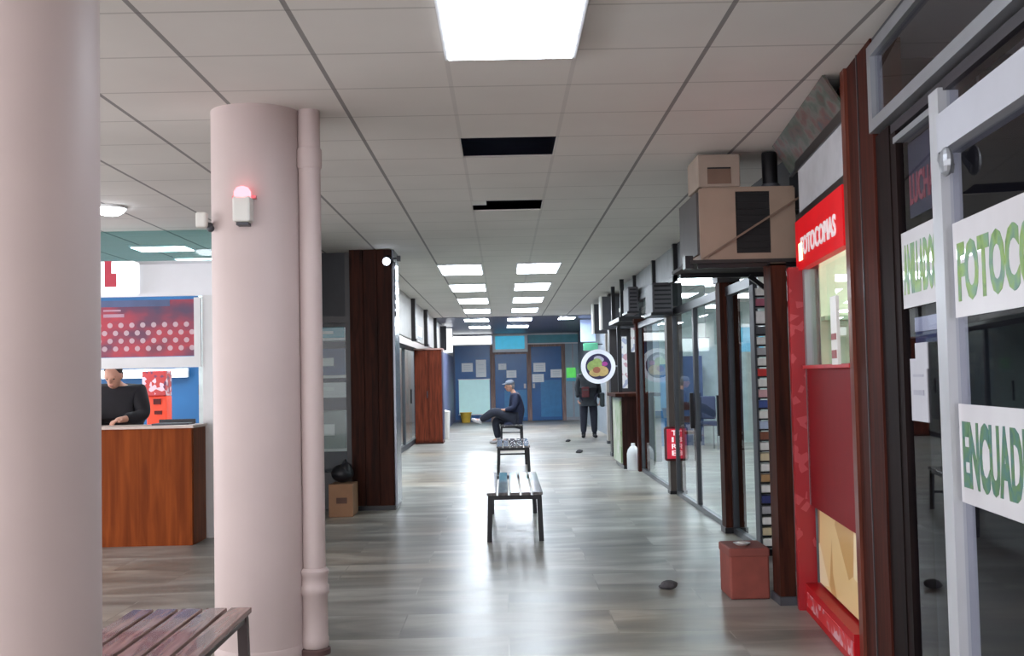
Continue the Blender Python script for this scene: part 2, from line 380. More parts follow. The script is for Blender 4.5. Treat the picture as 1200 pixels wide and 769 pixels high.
t = thing('alarm_light', 'small white alarm box with red light on the round column', 'alarm', (-1.295, 5.5, 2.2))
B().box(-1.34, -1.25, 5.44, 5.53, 2.21, 2.34, .012).build('body', offwhite, t)
B().lathe((-1.295, 5.475, 2.335), [(.042, 0), (.042, .03), (.03, .05), (.008, .058)]).build('lens', lamp('red_glow', (255, 130, 140), 1.6), t, True)
B().box(-1.355, -1.235, 5.505, 5.53, 2.335, 2.35).build('top_plate', mat('pink_plastic', (220, 130, 140), .4), t)
B().box(-1.325, -1.265, 5.46, 5.53, 2.195, 2.212).build('bottom_cap', darkgrey, t)
t = thing('motion_sensor', 'small white motion sensor on a bracket, left side of the column', 'sensor', (-1.52, 5.65, 2.22))
B().box(-1.555, -1.5, 5.55, 5.6, 2.2, 2.28, .01).build('head', offwhite, t)
B().cyl((-1.53, 5.6, 2.23), (-1.48, 5.68, 2.22), .012, seg=10).ball((-1.49, 5.6, 2.2), .02, 10).build('bracket', darkgrey, t)

# ---- slatted benches
def make_bench(top, frame, L, Wd, label, n=5):
    t = thing('bench', label, 'bench')
    h = .42; gap = .016; sw = (Wd-gap*(n-1))/n
    for i in range(n):
        x = -Wd/2+i*(sw+gap)
        B().box(x, x+sw, 0, L, h-.025, h, .004).build('slat', top, t)
    for y in (.04, L-.04):
        B().box(-Wd/2+.01, Wd/2-.01, y-.02, y+.02, h-.062, h-.026).build('crossbar', frame, t)
        for s in (-1, 1):
            B().bar((s*(Wd/2-.03), y, h-.04), (s*(Wd/2-.018), y, 0), .042, .042).build('leg', frame, t)
    for s in (-1, 1):
        B().box(s*(Wd/2-.03)-.014, s*(Wd/2-.03)+.014, .05, L-.05, h-.056, h-.026).build('side_rail', frame, t)
    B().box(-Wd/2+.03, Wd/2-.03, L-.05, L-.025, .16, .185).build('stretcher', frame, t)
    return t
G = 'slatted benches along the corridor'
bn = make_bench(slatdark, black, 2.0, .48, 'slatted bench in the middle of the corridor, nearest the viewer')
bn.location = (.075, 9.38, 0); bn['group'] = G
dup(bn, (.12, 15.7, 0), 'second slatted bench down the corridor, empty, behind the nearest', G)
dup(bn, (.15, 22.7, 0), 'farthest slatted bench, with the man in a navy jacket on it', G)
b0 = make_bench(slatwood, mat('bench_leg_paint', (66, 52, 52), .4), 1.9, .52, 'wooden slatted bench between the two round columns', 5)
b0.location = (-1.385, 2.95, 0)

# ---- kiosk on the left
KY = 10.06
struct(B().box(-8, -2.62, 13.4, 13.5, 0, CEIL).build('wall_kiosk_back', blue), 'blue back wall inside the kiosk')
struct(B().box(-2.68, -2.6, 10.12, 13.5, 0, CEIL).build('wall_kiosk_side', wallp), 'side wall of the kiosk')
t = thing('kiosk_front', 'white kiosk front with glass top strip and white post', 'kiosk', (-4.3, KY, 0))
B().box(-6.2, -2.66, KY, KY+.05, 2.22, 2.53).build('fascia', mat('fascia_white', (236, 238, 244), .35, var=.02), t)
B().box(-6.2, -2.66, KY+.02, KY+.03, 2.53, CEIL).build('glass_strip', glass('kiosk_glass', (196, 220, 218), 1.2), t)
B().box(-6.2, -2.66, KY-.005, KY+.055, 2.515, 2.545).build('rail', alu, t)
B().box(-2.76, -2.66, KY, KY+.06, 0, 2.22).build('post', white, t)
B().box(-6.2, -5.8, KY, KY+.06, 0, 2.22).build('post', white, t)
t = thing('square_sign', 'square white box sign with red lettering on kiosk fascia', 'sign', (-3.5, KY-.12, 2.24))
B().box(-3.67, -3.325, KY-.16, KY-.002, 2.235, 2.535, .02).build('box', mat('sign_white', (248, 248, 248), .4, var=.01, emit=.35), t)
B().box(-3.595, -3.535, KY-.163, KY-.158, 2.30, 2.535).box(-3.535, -3.49, KY-.163, KY-.158, 2.30, 2.42).build('red_mark', mat('sign_red', (200, 44, 70), .4), t)
t = thing('poster', 'long red and navy printed poster with pale dots over the kiosk', 'poster', (-3.9, KY, 1.66))
B().box(-5.4, -2.83, KY-.02, KY, 1.665, 2.185).build('print', dotted(ramp_print('poster_print', [(60, 52, 92), (112, 46, 80), (186, 44, 66), (130, 44, 70)], 2.2, (1, 1, 1.6)), -4.3, KY, 1.74-.036, .288), t)
B().box(-5.4, -3.05, KY-.022, KY-.019, 2.125, 2.185).build('top_band', mat('poster_band', (78, 92, 132), .5, var=.1), t)
B().box(-3.66, -3.47, KY-.0225, KY-.02, 2.03, 2.06).box(-3.66, -3.5, KY-.0225, KY-.02, 2.085, 2.1).build('caption_bars', mat('poster_grey', (190, 150, 170), .5), t)
B().box(-5.4, -2.77, KY-.025, KY+.01, 1.56, 1.66).box(-2.83, -2.77, KY-.025, KY+.01, 1.66, 2.2).build('frame', white, t)

t = thing('reception_desk', 'wooden kiosk desk with pale worktop left of the column', 'desk', (-3.9, 9.8, 0))
B().box(-6.0, -2.74, 9.62, 9.645, 0, 1.02).build('front_panel', deskwood, t)
B().box(-2.765, -2.735, 9.65, 10.04, 0, 1.02).build('side_panel', wood('desk_side', (96, 46, 22), (124, 64, 34), .45, scale=2), t)
B().box(-6.0, -2.765, 9.97, 10.0, 0, 1.02).build('rear_panel', deskwood, t)
B().box(-6.02, -2.72, 9.60, 10.04, 1.02, 1.045, .004).build('worktop', mat('worktop', (200, 180, 170), .3), t)
t = thing('laptop', 'dark open laptop lying on the right end of the desk', 'laptop', (-2.95, 9.85, 1.045))
B().box(-3.13, -2.8, 9.74, 9.94, 1.045, 1.06, .003).build('keyboard_base', darkgrey, t)
B().box(-3.13, -2.8, 9.955, 9.965, 1.05, 1.09).build('screen', black, t)
t = thing('display_stand', 'orange red display stand with patterned top inside the kiosk', 'stand', (-3.83, 12.2, 0))
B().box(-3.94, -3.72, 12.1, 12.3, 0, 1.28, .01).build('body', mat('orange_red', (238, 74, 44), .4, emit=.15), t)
B().box(-3.98, -3.72, 12.07, 12.3, 1.28, 1.56, .01).build('top_bin', sticker_bits('bin_print', (200, 60, 60), [(230, 200, 210), (120, 60, 90)], 26), t)
B().box(-3.86, -3.78, 12.08, 12.1, 1.19, 1.25).box(-3.85, -3.77, 12.08, 12.1, 1.08, 1.12).build('slots', mat('slot_dark', (90, 16, 16), .6), t)
t = thing('tube_light', 'bright tube light behind the attendant\'s head', 'lamp', (-4.0, 12.0, 1.5))
B().box(-4.9, -3.83, 13.3, 13.36, 1.49, 1.6).build('housing', white, t)
B().cyl((-4.88, 13.27, 1.55), (-3.85, 13.27, 1.55), .03, seg=12).build('tube', lamp('tube', (240, 250, 255), 4), t, True)
t = thing('wall_socket', 'dark wall bracket on the blue kiosk wall', 'bracket', (-3.6, 13.38, 1.3))
B().box(-3.72, -3.62, 13.36, 13.4, 1.27, 1.40, .006).build('plate', darkgrey, t)
B().box(-3.69, -3.65, 13.3, 13.36, 1.31, 1.36, .006).build('knob', black, t)
for i, (x, y) in enumerate(((-3.5, 11.3), (-3.38, 12.4), (-4.8, 11.5))):
    ceiling_panel(x-.29, x+.29, y-.2, y+.2, shoppanel, ['larger white light panel seen through the kiosk glass strip', 'smaller white light panel below, seen through the kiosk glass strip', 'kiosk ceiling light outside the picture'][i], 'kiosk ceiling lights')  # the first two panels are added in place of reflections in the glass
t = thing('round_ceiling_lamp', 'bright round ceiling lamp at the edge of the big column', 'ceiling lamp', (-3.1, 8.66, CEIL))
B().lathe((-3.1, 8.66, CEIL-.05), [(.13, .05), (.13, .03), (.12, .028)]).build('rim', white, t, True)
B().lathe((-3.1, 8.66, CEIL-.055), [(.02, -.02), (.07, -.012), (.105, .01), (.118, .035)]).build('globe', lamp('globe_light', (240, 246, 255), 9), t, True)

# ---- shop window facing the viewer, between kiosk and dark pillar
struct(B().box(-2.6, -1.66, 12.9, 12.95, 0, CEIL).build('wall_display_back', mat('display_back', (40, 52, 66), .6)), 'dark back of the display window')
t = thing('display_window', 'narrow dark shop window seen between column and wooden pillar', 'window', (-2.1, 12.1, 0))
B().box(-2.6, -2.55, 12.1, 12.16, 0, CEIL).box(-1.74, -1.68, 12.1, 12.16, 0, CEIL).box(-2.55, -1.74, 12.1, 12.16, 2.05, 2.12).box(-2.55, -1.74, 12.1, 12.16, 0, .4).build('frame', darkframe, t)
B().box(-2.55, -1.74, 12.125, 12.135, .4, 2.05).build('pane', shopglass, t)
B().box(-2.55, -1.74, 12.12, 12.14, 2.12, CEIL).build('header', mat('header_dark', (34, 36, 44), .5), t)
t = thing('display_shelf', 'display shelf with white boards inside the narrow shop window', 'shelf', (-2.1, 12.5, 0))
for z in (.62, 1.22, 1.44, 1.86): B().box(-2.5, -1.76, 12.25, 12.6, z, z+.03).build('board', white, t)
B().box(-2.54, -2.5, 12.25, 12.6, 0, 2).build('upright', white, t)
for i, (z, h, m, lb) in enumerate(((1.25, .14, white, 'white goods box on the third display board'), (1.47, .3, mat('shelf_blue', (40, 72, 120), .5), 'blue goods box in the middle of the display shelf'),
        (1.89, .12, teal, 'teal goods box on the top display board'), (.65, .42, mat('shelf_pale', (150, 160, 158), .5), 'pale grey goods box low on the display shelf'))):
    t = thing('goods_box', lb, 'box', (-2.0, 12.4, z))
    B().box(-2.4, -1.78, 12.28, 12.55, z, z+h, .006).build('carton', m, t); B().box(-2.3, -1.9, 12.274, 12.281, z+h*.35, z+h*.65).build('label_patch', paper, t)

# ---- dark wooden pillar
t = thing('wooden_pillar', 'dark wood-panelled pillar standing left of the corridor', 'pillar', (-1.42, 12.2, 0))
B().box(-1.66, -1.2, 11.9, 12.5, .04, CEIL).build('core', darkwood, t)
for x in (-1.66, -1.508, -1.356): B().box(x+.004, x+.148, 11.88, 11.9, .05, CEIL).build('plank', darkwood, t)
B().box(-1.67, -1.19, 11.87, 12.51, 0, .05).build('plinth', black, t)
B().box(-1.2, -1.175, 11.93, 12.45, .05, CEIL).build('metal_edge', mat('edge_metal', (120, 124, 132), .25, .7), t)
t = thing('spotlight', 'small bright spotlight at top corner of the wooden pillar', 'spotlight', (-1.24, 11.84, 2.75))
B().cyl((-1.24, 11.88, 2.72), (-1.24, 11.80, 2.69), .045, .05).build('can', black, t, True)
B().cyl((-1.24, 11.80, 2.69), (-1.24, 11.785, 2.684), .04).build('bulb', lamp('spot_bulb', (225, 235, 255), 7), t, True)
B().box(-1.14, -1.1, 11.9, 11.95, 2.70, 2.76).bar((-1.18, 11.92, 2.73), (-1.12, 11.92, 2.73), .02, .02).build('bracket', darkgrey, t)
b = B()
t = thing('lamp_strip', 'row of tiny white lamps down the edge of the wooden pillar', 'lamp', (-1.165, 12.0, 2.2))
B().box(-1.175, -1.165, 11.98, 12.02, 2.1, 2.7).build('strip', black, t)
for z in (2.64, 2.46, 2.36, 2.26, 2.17): B().ball((-1.155, 12.0, z), .016, 10).build('bulb', MATS['spot_bulb'], t, True)  # glowing dots put in for reflections on the pillar edge, no real bulbs
t = thing('cardboard_box', 'brown cardboard box at the foot of the wooden pillar', 'box', (-1.7, 11.55, 0))
B().box(-1.83, -1.58, 11.35, 11.75, 0, .33, .006).build('carton', cardboard, t)
for x0, x1 in ((-1.83, -1.705), (-1.703, -1.58)): B().box(x0, x1, 11.35, 11.46, .33, .336).build('flap', cardboard, t)
B().box(-1.75, -1.64, 11.346, 11.35, .14, .2).build('print', mat('box_print', (96, 70, 60), .8), t)
t = thing('black_bag', 'black bag lying on the brown cardboard box', 'bag', (-1.7, 11.6, .336))
B().ball((-1.72, 11.6, .43), (.12, .14, .095)).ball((-1.68, 11.57, .47), (.07, .08, .08)).build('sack', mat('bag_black', (28, 28, 34), .45), t, True)
B().cyl((-1.70, 11.57, .52), (-1.68, 11.56, .58), .025, .01).build('knot', MATS['bag_black'], t, True)

# ---- left shops further down: recessed fronts under a fascia
fx = -1.6
struct(B().box(-3.6, -3.5, 12.95, 36.1, 0, CEIL).build('wall_shops_left', mat('shop_pale', (190, 200, 196), .6)), 'pale back wall of the left shops')
struct(B().box(-3.5, -2.0, 12.95, 13.0, 0, CEIL).build('wall_shops_left_near', MATS['shop_pale']), 'near side wall of the left shops')
pale_panel = mat('fascia_pale', (178, 172, 166), .5, var=.06)
b = B().box(fx-.06, fx, 12.6, 35.2, 2.12, CEIL)
struct(b.build('trim_1', pale_panel), 'pale fascia over the left shops')
fp = [(19.2, .22, darkframe, 'near'), (22.3, .3, darkframe, 'second'), (25.4, .3, darkframe, 'third')]
for i, (y, w, m, k) in enumerate(fp):
    t = thing('fascia_post', f'dark upright on the left fascia, {["nearest the pillar", "above the near edge of the wardrobe", "above the far edge of the wardrobe"][i]}', 'post', (fx+.05, y, 2.1), 'dark uprights on the left fascia')
    B().box(fx, fx+.07, y, y+w, 2.1, CEIL).build('upright', m, t); B().box(fx, fx+.09, y-.02, y+w+.02, 2.08, 2.12).build('foot', m, t)
t = thing('wall_notice', 'white notice on the left fascia above the wardrobe', 'notice', (fx+.01, 21, 2.2))
B().box(fx, fx+.012, 20.4, 21.6, 2.18, 2.42).build('sheet', white, t)
B().box(fx+.012, fx+.016, 20.45, 21.55, 2.19, 2.22).build('edge', grey, t)
t = thing('black_sign', 'black projecting sign board on left fascia near the far doors', 'sign', (fx, 28, 2.2))
B().box(fx, fx+.16, 28, 28.06, 2.14, 2.76).build('board', black, t); B().box(fx, fx+.02, 27.95, 28.11, 2.3, 2.6).build('bracket', darkgrey, t)
t = thing('lit_sign', 'narrow glowing white sign on the left fascia by the far wall', 'sign', (fx, 30, 2.1))
B().box(fx, fx+.22, 30, 30.1, 2.12, 2.8).build('casing', white, t); B().box(fx+.02, fx+.2, 29.985, 30, 2.14, 2.78).build('face', lamp('lit_white', (245, 248, 250), 1.2), t)
for i, y0 in enumerate((13.0, 16.0, 19.0, 22.0)):
    y1 = y0+3
    t = thing('shop_window', f'{["nearest", "second", "third", "fourth"][i]} glazed shop front behind the wooden pillar, under the left fascia', 'shop front', (-2, y0, 0), 'glazed fronts of the left shops')
    B().box(-2.04, -1.98, y0, y0+.06, 0, 2.12).box(-2.04, -1.98, y1-.06, y1, 0, 2.12).box(-2.04, -1.98, y0+.06, y1-.06, 2.04, 2.12).box(-2.04, -1.98, y0+.06, y1-.06, 0, .1).build('frame', darkgrey, t)
    B().box(-2.015, -2.005, y0+.06, y1-.06, .1, 2.04).build('pane', shopglass, t)
    B().box(-1.98, -1.95, y0+1.2, y0+1.24, .9, 1.2).build('handle', black, t)
ceiling_panel(-3.0, -2.5, 15, 16.2, shoppanel, 'light inside the left shops, out of view', 'left shop lights')
ceiling_panel(-3.0, -2.5, 20, 21.2, shoppanel, 'light inside the left shops, out of view', 'left shop lights')
t = thing('wardrobe', 'tall reddish wooden wardrobe standing on the left, halfway down', 'wardrobe', (-1.66, 24.2, 0))
B().box(-1.94, -1.35, 23.92, 24.6, .03, 2.05).build('body', redwood, t)
wd = B().box(-1.935, -1.65, 23.9, 23.92, .06, 2.03).build('door', redwood, t); B().box(-1.64, -1.355, 23.9, 23.92, .06, 2.03).build('door', redwood, t)
B().box(-1.675, -1.66, 23.88, 23.9, 1.0, 1.15).build('handle', darkgrey, wd)
B().box(-1.95, -1.33, 23.88, 24.62, 2.05, 2.08).build('top', mat('wardrobe_top', (196, 150, 140), .5), t)
B().box(-1.945, -1.34, 23.89, 24.6, 0, .03).build('plinth', darkwood, t)
B().box(-1.349, -1.335, 24.0, 24.56, .08, 2.0).build('side_panel', mat('wardrobe_side', (62, 64, 92), .5), t)
t = thing('white_bin', 'low white bin tucked behind the wardrobe foot', 'bin', (-1.36, 25.4, 0))
B().lathe((-1.4, 25.6, 0), [(.1, 0), (.13, .5), (.135, .62)]).build('tub', offwhite, t, True); B().lathe((-1.4, 25.6, .62), [(.14, 0), (.14, .03), (.05, .06)]).build('lid', offwhite, t, True)
struct(B().box(-1.7, -1.6, 26, 35.2, 0, 2.12).build('wall_left_far', mat('slate_blue', (84, 90, 120), .5)), 'slate blue wall beyond the wardrobe')

# ================================================================ FAR WALL
FY = 35.2
struct(B().box(-1.7, 2.9, FY+.06, FY+.16, 0, CEIL).build('wall_end', navy), 'dark blue end wall of the corridor')
t = thing('header_band', 'white framed glowing header band above the blue doors', 'header', (.6, FY, 2.46))
for z0, z1 in ((2.46, 2.5), (2.76, 2.82)): B().box(-1.6, 2.9, FY-.03, FY+.05, z0, z1).build('rail', white, t)
B().box(-1.6, -.36, FY-.01, FY+.04, 2.5, 2.76).build('lit_panel', lamp('header_light', (245, 250, 255), 1.4), t)
B().box(.82, 2.9, FY-.01, FY+.04, 2.5, 2.76).build('teal_panel', mat('header_teal', (90, 170, 184), .35, var=.08), t)
t = thing('cyan_sign', 'cyan square sign in white frame above the middle blue door', 'sign', (.2, FY-.1, 2.2))
B().box(-.33, .8, FY-.14, FY-.03, 2.22, 2.9-.08, .01).build('frame', white, t)
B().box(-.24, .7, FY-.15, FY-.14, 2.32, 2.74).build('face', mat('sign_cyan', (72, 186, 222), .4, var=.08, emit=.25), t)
mull = wood('mullion_wood', (120, 100, 94), (160, 136, 128), .5)
t = thing('door_surround', 'brown wooden uprights framing the blue doors', 'door frame', (.8, FY, 0))
for x0, x1 in ((-.42, -.27), (.76, .9), (1.88, 2.0)): B().box(x0, x1, FY-.02, FY+.05, 0, 2.46).build('upright', mull, t)
B().box(.9, 1.88, FY-.02, FY+.05, 2.38, 2.46).box(-.27, .76, FY-.02, FY+.05, 2.16, 2.24).build('transom', mull, t)
for nm, x0, x1, z1, lb in (('blue_door', -.26, .75, 2.16, 'middle blue door under the cyan sign'), ('blue_door', .91, 1.87, 2.38, 'right blue door with three white notices')):
    t = thing(nm, lb, 'door', ((x0+x1)/2, FY, 0))
    lf = B().box(x0, x1, FY, FY+.045, .02, z1).build('leaf', navy, t)
    B().box(x0+.28, x1-.02, FY-.006, FY, .12, 1.3 if x0 > 0 else 1.0).build('lower_panel', mat('door_blue', (46, 120, 172), .35, var=.1), lf)
    B().box(x0+.03 if x0 > 0 else x1-.1, x0+.1 if x0 > 0 else x1-.03, FY-.05, FY, 1.05, 1.2).build('handle', grey, lf)
t = thing('blue_window', 'dark blue shop window left of the doors, behind mint board', 'window', (-1.0, FY, 0))
B().box(-1.58, -.43, FY, FY+.045, .02, 2.46).build('pane', navy, t)
B().box(-1.6, -.42, FY-.02, FY+.05, 0, .08).box(-1.6, -1.55, FY-.02, FY+.05, .08, 2.46).build('frame', mat('window_frame_blue', (52, 70, 104), .4), t)
t = thing('mint_board', 'pale mint board leaning against the blue window', 'board', (-.95, FY-.05, .24))
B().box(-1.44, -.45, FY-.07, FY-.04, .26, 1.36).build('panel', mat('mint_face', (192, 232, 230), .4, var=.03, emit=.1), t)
B().box(-1.46, -.43, FY-.075, FY-.035, .23, .26).box(-1.46, -.43, FY-.075, FY-.035, 1.36, 1.385).build('edge', white, t)
t = thing('yellow_bucket', 'yellow bucket on the floor below the mint board', 'bucket', (-1.2, FY-.3, 0))
pl = B().lathe((-1.22, FY-.3, 0), [(.13, 0), (.18, .3), (.19, .31), (.19, .33)]).build('pail', mat('yellow_plastic', (214, 178, 70), .45), t, True)
B().bar((-1.41, FY-.3, .31), (-1.22, FY-.45, .16), .012, .012).bar((-1.03, FY-.3, .31), (-1.22, FY-.45, .16), .012, .012).build('bail', grey, pl)
notes = [(-1.34, -.98, 1.62, 1.9, 'square white notice, left one on the blue window'), (-.88, -.55, 1.44, 2.0, 'tall white notice, right one on the blue window'),
         (-.16, .1, 1.66, 1.86, 'small round-cornered notice high on the middle blue door'), (.1, .42, 1.4, 1.64, 'small white notice low on the middle blue door'),
         (.97, 1.36, 1.57, 1.86, 'upper white notice on the right blue door'), (.93, 1.3, 1.24, 1.5, 'lower white notice on the right blue door'), (1.52, 1.88, 1.38, 1.64, 'white notice by the right edge of the right blue door')]
for x0, x1, z0, z1, lb in notes:
    t = thing('notice', lb, 'notice', ((x0+x1)/2, FY-.01, z0), 'white notices on the blue doors and window')
    B().box(x0, x1, FY-.014, FY-.007, z0, z1).build('sheet', paper, t)
    b = B()
    for k in range(3): b.box(x0+.07, x1-.07, FY-.0155, FY-.014, z0+(z1-z0)*(.25+.22*k), z0+(z1-z0)*(.25+.22*k)+.012)
    b.build('print_lines', mat('print_grey', (196, 206, 214), .6), t)
t = thing('side_window', 'pale glass panel right of the blue doors', 'window', (2.4, FY, 0))
B().box(2.0, 2.9, FY+.0, FY+.04, .1, 2.46).build('pane', mat('pale_glass', (150, 172, 184), .2, var=.12, scale=1.5), t)
B().box(2.0, 2.9, FY-.02, FY+.05, 0, .1).box(2.22, 2.27, FY-.02, FY+.03, .1, 2.46).build('frame', grey, t)
t = thing('green_sign', 'small bright green sign beside the right blue door', 'sign', (2.18, FY-.1, 1.3))
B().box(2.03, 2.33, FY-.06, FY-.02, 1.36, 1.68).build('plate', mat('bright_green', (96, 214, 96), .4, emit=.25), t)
B().box(2.03, 2.33, FY-.06, FY-.02, 1.25, 1.355).build('lower_strip', mat('sky_strip', (96, 190, 214), .4), t)

# ================================================================ RIGHT SIDE, FAR
rx = 2.0
struct(B().box(2.42, 2.52, 17.6, 35.2, 0, CEIL).build('wall_right_far', mat('right_far', (120, 128, 134), .5, var=.1)), 'grey wall of the far right shops')
for i, (y, x0, w, m, lb) in enumerate(((19.0, 1.86, .28, darkframe, 'dark upright just right of the round sign'), (22.5, 2.12, .2, mat('pale_post', (168, 160, 152), .5), 'pale upright behind the round sign'))):
    t = thing('shop_post', lb, 'post', (x0, y, 0), 'uprights of the far right shops')
    B().box(x0, 2.395, y, y+w, .06, CEIL).build('upright', m, t); B().box(x0-.01, 2.395, y-.01, y+w+.01, 0, .06).build('base', darkgrey, t)
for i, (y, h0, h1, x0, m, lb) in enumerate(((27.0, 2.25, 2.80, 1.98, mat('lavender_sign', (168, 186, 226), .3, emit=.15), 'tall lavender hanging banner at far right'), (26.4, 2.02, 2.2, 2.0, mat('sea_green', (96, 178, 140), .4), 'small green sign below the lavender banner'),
        (20.2, 1.75, 2.25, 2.0, mat('white_lit', (240, 240, 240), .4, emit=.5), 'glowing white hanging sign right of the round sign'))):
    t = thing('hanging_sign', lb, 'sign', (2.06, y, h0))
    B().box(x0-.05, 2.3, y, y+.05, h0, h1, .008).build('board', m, t); B().box(x0, 2.42, y+.05, y+.07, h1-.05, h1-.02).build('bracket', darkgrey, t)

# ---- round food sign
t = thing('round_sign', 'round hanging sign with white rim and food picture', 'sign', (1.52, 17.5, 1.55))
cx, cy, cz = 1.52, 17.5, 1.55
def disc(b, x, z, rx_, rz_, y, th=.004):
    tt = bmesh.new(); bmesh.ops.create_cone(tt, cap_ends=True, segments=36, radius1=1, radius2=1, depth=1)
    b._add(tt, Matrix.Translation((x, y, z)) @ Matrix.Diagonal((rx_, th, rz_, 1)) @ Matrix.Rotation(math.pi/2, 4, 'X')); return b
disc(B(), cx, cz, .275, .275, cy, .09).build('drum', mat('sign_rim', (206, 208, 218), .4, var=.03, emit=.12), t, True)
disc(B(), cx, cz, .205, .205, cy-.047).build('face', mat('plum_navy', (40, 32, 72), .4), t)
disc(disc(B(), cx-.06, cz+.0, .12, .1, cy-.051), cx-.02, cz+.06, .08, .07, cy-.0535).build('salad_leaves', mat('leaf_green', (136, 156, 88), .5, var=.2, scale=20), t)
disc(disc(B(), cx+.06, cz-.075, .1, .08, cy-.054), cx-.05, cz-.1, .1, .06, cy-.053).build('bread', mat('bread_tan', (176, 150, 96), .5, var=.2, scale=20), t)
disc(B(), cx-.03, cz-.055, .06, .05, cy-.057).build('filling', mat('filling_brown', (140, 84, 62), .5), t)
disc(disc(B(), cx+.0, cz+.125, .07, .045, cy-.052), cx+.04, cz+.11, .05, .04, cy-.053).build('sauce', mat('sauce_grey', (170, 166, 182), .5), t)
disc(B(), cx+.1, cz+.04, .05, .035, cy-.052).build('onion', mat('onion_pink', (150, 56, 132), .5), t)
B().bar((cx+.27, cy-.03, cz), (1.828, cy-.03, cz), .025, .025).build('arm', grey, t)

# ---- dark counter with jug
t = thing('counter', 'dark brown counter with overhanging top on the right side', 'counter', (1.9, 16.9, 0))
B().box(1.76, 2.1, 16.36, 17.5, .06, 1.08).build('body', wood('counter_wood', (30, 16, 14), (52, 26, 22), .35), t)
B().box(1.735, 1.76, 16.42, 17.48, .08, 1.06).build('side_panel', sticker_bits('sticker_panel', (176, 186, 160), [(200, 200, 190), (150, 170, 130)], 5), t)
B().box(1.66, 2.12, 16.28, 17.6, 1.08, 1.13, .006).build('top', darkwood, t)
B().box(1.77, 2.1, 16.37, 17.5, 0, .06).build('plinth', black, t)
t = thing('water_jug', 'white arched jug on the floor against the dark counter', 'jug', (1.9, 16.2, 0))
jb = B().lathe((1.895, 16.2, 0), [(.085, 0), (.095, .02), (.095, .24), (.08, .3), (.045, .345), (.028, .36)]).build('bottle', mat('jug_white', (218, 220, 222), .35, var=.03), t, True)
B().lathe((1.895, 16.2, .36), [(.03, 0), (.03, .03), (.024, .034)]).build('cap', white, jb, True)
for i, (x0, x1, z0, z1, y, lb) in enumerate(((1.84, 1.92, 1.2, 2.0, 16.9, 'long white paper banner hanging over the counter'), (1.95, 2.03, 1.75, 2.12, 16.6, 'short white paper banner hanging over the counter'))):
    t = thing('hanging_banner', lb, 'banner', (x0, y, z0), 'white banners over the counter')
    B().box(x0, x1, y, y+.008, z0, z1).build('sheet', sticker_bits('banner_print', (226, 226, 226), [(170, 176, 200), (200, 160, 170)], 14), t)
    B().box(x0-.01, x1+.01, y-.004, y+.012, z1, z1+.02).build('rod', darkgrey, t)
t = thing('wood_post', 'reddish brown wooden post behind the dark counter', 'post', (2.0, 15.9, 0))
B().box(1.94, 2.1, 15.9, 16.05, 0, 2.15).build('upright', postwood, t); B().box(1.92, 2.11, 15.88, 16.07, 2.15, 2.22).build('cap', darkwood, t)
t = thing('counter_canopy', 'dark beam and canopy frame over the counter', 'canopy', (2.0, 16.9, 2.1))
B().box(1.72, 2.12, 16.1, 17.6, 2.2, 2.26).build('beam', black, t)
for x, y in ((1.76, 16.2), (1.76, 17.5)): B().box(x, x+.06, y, y+.06, 2.26, CEIL).build('hanger', black, t)
B().box(1.83, 1.89, 17.44, 17.5, 1.13, 2.2).build('stanchion', black, t)
for i, (x0, y, lb) in enumerate(((1.68, 18.6, 'dark sign box on the right wall behind the counter canopy'), (1.7, 20.5, 'farther dark sign box with white edge on the right wall'))):
    t = thing('sign_box', lb, 'sign', (x0, y, 2.2), 'dark sign boxes on the far right wall')
    B().box(x0+.03, 2.42, y, y+.3, 2.2, 2.75).build('casing', darkgrey, t); B().box(x0, x0+.03, y-.01, y+.31, 2.19, 2.76).build('edge', offwhite, t)

# ---- upper wall of the right glass shops
struct(B().box(1.93, 2.0, 7.2, 11.9, 2.48, CEIL).build('trim_2', darkgrey), 'dark fascia above the near right glass')
struct(B().box(1.93, 2.0, 11.9, 17.6, 2.48, CEIL).build('trim_3', mat('fascia_grey', (150, 152, 156), .5)), 'pale fascia above the far right glass')
t = thing('fascia_battens', 'dark upright strips on the pale right fascia', 'frame', (1.9, 13.5, 2.4))
for y in (11.9, 13.6, 15.6): B().box(1.885, 1.93, y, y+.09, 2.42, CEIL).build('strip', black, t)
B().box(1.885, 1.93, 11.9, 17.6, 2.42, 2.48).build('rail', black, t)
# ---- glazing
def glazing(y0, y1, label, handle=None, transom=True):
    t = thing('shop_window', label, 'shop front', (rx, y0, 0), 'glazed fronts of the right shops')
    B().box(rx-.02, rx+.03, y0, y1, 0, .05).box(rx-.03, rx+.03, y0, y1, 2.08, 2.16).box(rx-.02, rx+.03, y0, y0+.04, .05, 2.08).box(rx-.02, rx+.03, y1-.04, y1, .05, 2.08).build('frame', mat('front_frame', (70, 72, 78), .35, .5), t)
    B().box(rx, rx+.01, y0+.04, y1-.04, .05, 2.08).build('pane', shopglass, t)
    if transom: B().box(rx, rx+.01, y0, y1, 2.16, 2.48).build('transom_pane', shopglass, t)
    if handle: B().box(rx-.06, rx-.02, handle, handle+.04, .85, 1.2).box(rx-.06, rx, handle, handle+.04, .83, .86).build('handle', black, t)
    return t
glazing(8.65, 9.6, 'glass panel between the display rack and brown pillar')
glazing(9.78, 11.35, 'glass door next to the brown pillar', 9.95)
glazing(11.35, 12.71, 'glass panel right of the hanging red sign', 11.4)
glazing(13.02, 15.9, 'glass panel between the red sign and dark counter')
t = thing('brown_pillar', 'dark brown wooden pillar between glass panels on the right', 'pillar', (2.0, 9.7, 0))
B().box(1.92, 2.1, 9.6, 9.78, .05, 2.2).build('shaft', darkwood, t); B().box(1.91, 2.11, 9.59, 9.79, 0, .05).build('foot', black, t); B().box(1.90, 2.11, 9.58, 9.8, 2.2, 2.48).build('head', darkframe, t)
